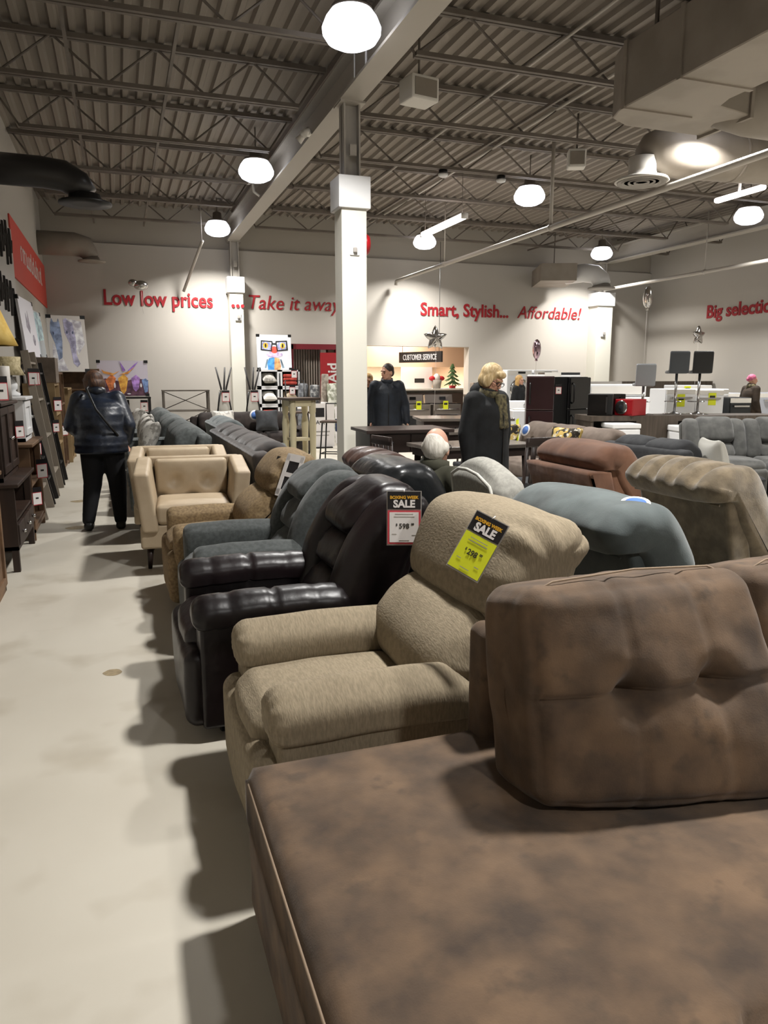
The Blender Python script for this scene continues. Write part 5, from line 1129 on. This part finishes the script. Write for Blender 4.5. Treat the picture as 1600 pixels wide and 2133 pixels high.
t=T('chest_freezer','long white chest freezer under the right part of the display counter','freezer',(9.55,10.0,0),-14);O('body',bx((0,0,.33),(1.5,.55,.62),bevel=.02),m_white,t,False);O('lid',bx((0,-.01,.69),(1.52,.58,.1),bevel=.02),m_white,t,False);O('handle',bx((0,-.31,.67),(.2,.03,.03)),m_grey,t,False)
t=T('chest_freezer','small white chest freezer under the counter near the red microwave','freezer',(8.0,10.55,0),-14);O('body',bx((0,0,.35),(.48,.5,.68),bevel=.02),m_white,t,False);O('lid',bx((0,0,.74),(.5,.52,.08),bevel=.02),m_white,t,False);O('badge',cyl(BM(),(-.15,-.25,.5),(-.15,-.262,.5),.03,n=14),m_blue,t)
# white appliances standing in rows behind the counter
ap=[]
def appl(name,label,loc,rz,w,h,d=.65,m=None,cat='appliance',tagged=False,group='white kitchen appliances behind the counter',panel=True):
    t=T(name,label,cat,loc,rz,group);m=m or m_white;O('body',bx((0,0,h/2),(w,d,h),bevel=.015),m,t,False);o=O('door',bx((0,-d/2-.012,h/2-.03),(w-.03,.025,h-.16),bevel=.008),m,t,False);O('handle',bx((0,-d/2-.05,h-.17),(w*.7,.03,.03)),m_chrome if m is not m_white else m_grey,o,False);O('control_panel',bx((0,-d/2-.01,h-.06),(w-.03,.02,.09)),m if not panel else m_offw,t,False)
    return t
def on_front(t,lab,lx,lz,w,h,d): 
    q=Matrix.Translation(t.location)@t.rotation_euler.to_matrix().to_4x4()@Vector((lx,-d/2-.03,lz));ytag(lab,q,math.degrees(t.rotation_euler.z),w,h)
t=T('chest_freezer','wide white chest freezer with raised lid behind the microwaves','freezer',(10.6,14.3,0),-5);O('body',bx((0,0,.55),(1.5,.7,1.1),bevel=.02),m_white,t,False);O('lid',bx((0,.12,1.25),(1.5,.5,.28),bevel=.02),m_white,t,False);O('lid_liner',bx((0,-.14,1.25),(1.3,.01,.18)),m_offw,t,False)
ap.append(appl('dishwasher','white dishwasher with yellow card directly behind the grey bar stool',(10.35,12.1,0),-12,.62,1.32))
ap.append(appl('dishwasher','white dishwasher second from the grey bar stool',(11.05,12.1,0),-12,.62,1.3))
ap.append(appl('dishwasher','white dishwasher behind the pole of the black bar stool',(11.85,12.8,0),-12,.62,1.3))
ap.append(appl('oven','black oven right of the white dishwashers',(11.62,11.85,0),-12,.46,1.15,.6,mat('black_oven','#1f2224',.4),'oven'))
ap.append(appl('range_cooker','silver range with black back, left of the pink-haired person',(12.72,13.35,0),-12,.76,1.2,.65,mat('silver_paint','#a9acb4',.4),'cooker'))
ap.append(appl('range_cooker','pale silver range at the right edge past the pink-haired person',(13.9,13.2,0),-12,.76,1.2,.65,mat('silver_paint','#a9acb4',.4),'cooker'))
ap.append(appl('freezer','white freezer in the back row against the right wall',(13.2,14.9,0),-12,.9,1.35,group='white kitchen appliances behind the counter'))
on_front(ap[0],'yellow card on the dishwasher behind the grey stool',.0,1.22,.16,.24,.65)
on_front(ap[1],'yellow card on the second dishwasher',.05,1.24,.16,.24,.65)
on_front(ap[2],'yellow card between the two bar stool poles',-.05,1.1,.13,.24,.65)
on_front(ap[4],'yellow card standing on silver range',-.1,1.2,.2,.18,.65)
on_front(ap[6],'yellow card on the white freezer in the back row',-.2,1.33,.16,.18,.65)
b=BM();box(b,(13.3,15.8,.72),(2.9,.12,1.44));o=O('partition_panel',b,m_counter,None,False);tag(o,'dark grey wood back panel behind the appliances at right','panel')
b=BM();box(b,(10.6,15.4,.72),(2.0,.1,1.44));o=O('partition_panel',b,mat('pale_board','#a8a39b',.8),None,False);tag(o,'pale low partition behind the wide chest freezer','panel')
# bar stools standing on the counter
def pubstool(label,loc,rz,m,h=.62):
    t=T('bar_stool',label,'stool',loc,rz,group='padded bar stools on the display counter')
    b=BM();lathe(b,[(.2,0),(.2,.012),(.06,.025),(.03,.05)],n=24);O('base',b,m_chrome,t);O('pole',cyl(BM(),(0,0,.03),(0,0,h),.024,n=10),m_chrome,t);b=BM();tube(b,[(0,0,.22),(-.12,-.05,.22),(-.15,-.16,.22),(.15,-.16,.22),(.12,-.05,.22),(0,0,.22)],.01,6);O('footrest',b,m_chrome,t)
    b=BM();pr=[(-.2,h),(-.21,h+.03),(-.1,h+.045),(.1,h+.045),(.155,h+.08),(.175,h+.36),(.2,h+.37),(.215,h+.34),(.2,h+.05),(.15,h+.0)];loft(b,pr,.33,.02,nseg=6,k=3,sub=4);O('seat_shell',b,m,t)
pubstool('light grey padded bar stool standing on the counter, leftmost and lowest',onc(-.62,.1),150,mat('grey_vinyl','#7f8183',.5),.5)
pubstool('charcoal padded bar stool on the counter, middle one',onc(.02,.18),150,mat('charcoal_vinyl','#3d4043',.5),.72)
pubstool('black padded bar stool on the counter, rightmost with orange tag',onc(.42,.12),150,m_black,.72)
pricetag('white and orange tag hanging on the black bar stool back',onc(.3,-.05,1.86),-30,.09)
# ================= BALLOONS =================
m_foil=mat('silver_foil','#bdbab6',.18,metal=1,bs2=9,bd2=.006);m_foilp=mat('pink_foil','#b39aa6',.18,metal=1)
def star(label,loc,rz,r,length):
    t=T('star_balloon',label,'balloon',loc,rz,group='silver star balloons');b=BM();n=10;N=40;rows=[]
    def rad(a):
        k=(a/(2*PI)*5)%1;d=abs(k-.5)*2;return r*(.5+.5*d**1.5)
    mids=[]
    for side in (-1,1):
        prev=None
        for f in (1,.85,.6,.35,.12):
            c=[]
            for i in range(N):
                a=2*PI*i/N;R_=rad(a)*f;c.append(b.verts.new((math.sin(a)*R_,side*r*.34*math.sqrt(max(0,1-f**1.7)),math.cos(a)*R_)))
            if prev:skin(b,prev,c)
            prev=c
        b.faces.new(prev)
    bmesh.ops.remove_doubles(b,verts=b.verts,dist=.0004);O('foil_star',b,m_foil,t)
    O('string',tube(BM(),[(0,0,-r*.5),(.02,0,-r*1.2),(0.0,0,-length)],.003,5),m_card,t);O('neck',cyl(BM(),(0,0,-r*.45),(0,0,-r*.72),.02,.01,8),m_foil,t)
star('silver star balloon floating above the CUSTOMER SERVICE sign',(5.7,13.2,2.27),-8,.24,1.35)
star('smaller silver star balloon seen edge-on near the right wall',(13.5,15.0,2.55),10,.24,1.18)
def rnd(label,loc,rz,r,m,length):
    t=T('foil_balloon',label,'balloon',loc,rz);O('foil_bag',ell(BM(),(0,0,0),(r,r*.5,r*1.15),u=24,v=16),m,t);O('string',tube(BM(),[(0,0,-r),(.02,0,-r*2),(0,0,-length)],.003,5),m_card,t);O('neck',cyl(BM(),(0,0,-r*1.1),(0,0,-r*1.35),.02,.03,8),m,t)
rnd('pale pink foil balloon above the dark refrigerators',(7.9,13.2,2.09),60,.17,m_foilp,1.15);rnd('silver round foil balloon high up on a long string by the right corner',(10.9,13.7,3.24),60,.2,m_foil,2.0)
t=T('foil_balloon','small silver balloon floating at the Low low lettering','balloon',(.6,17.9,3.55));O('foil_bag',ell(BM(),(0,0,0),(.16,.1,.11)),m_foil,t);O('foil_bag',ell(BM(),(-.17,0,.05),(.1,.07,.08)),m_foil,t);O('string',tube(BM(),[(0,0,-.1),(.02,0,-.6)],.003,5),m_card,t)
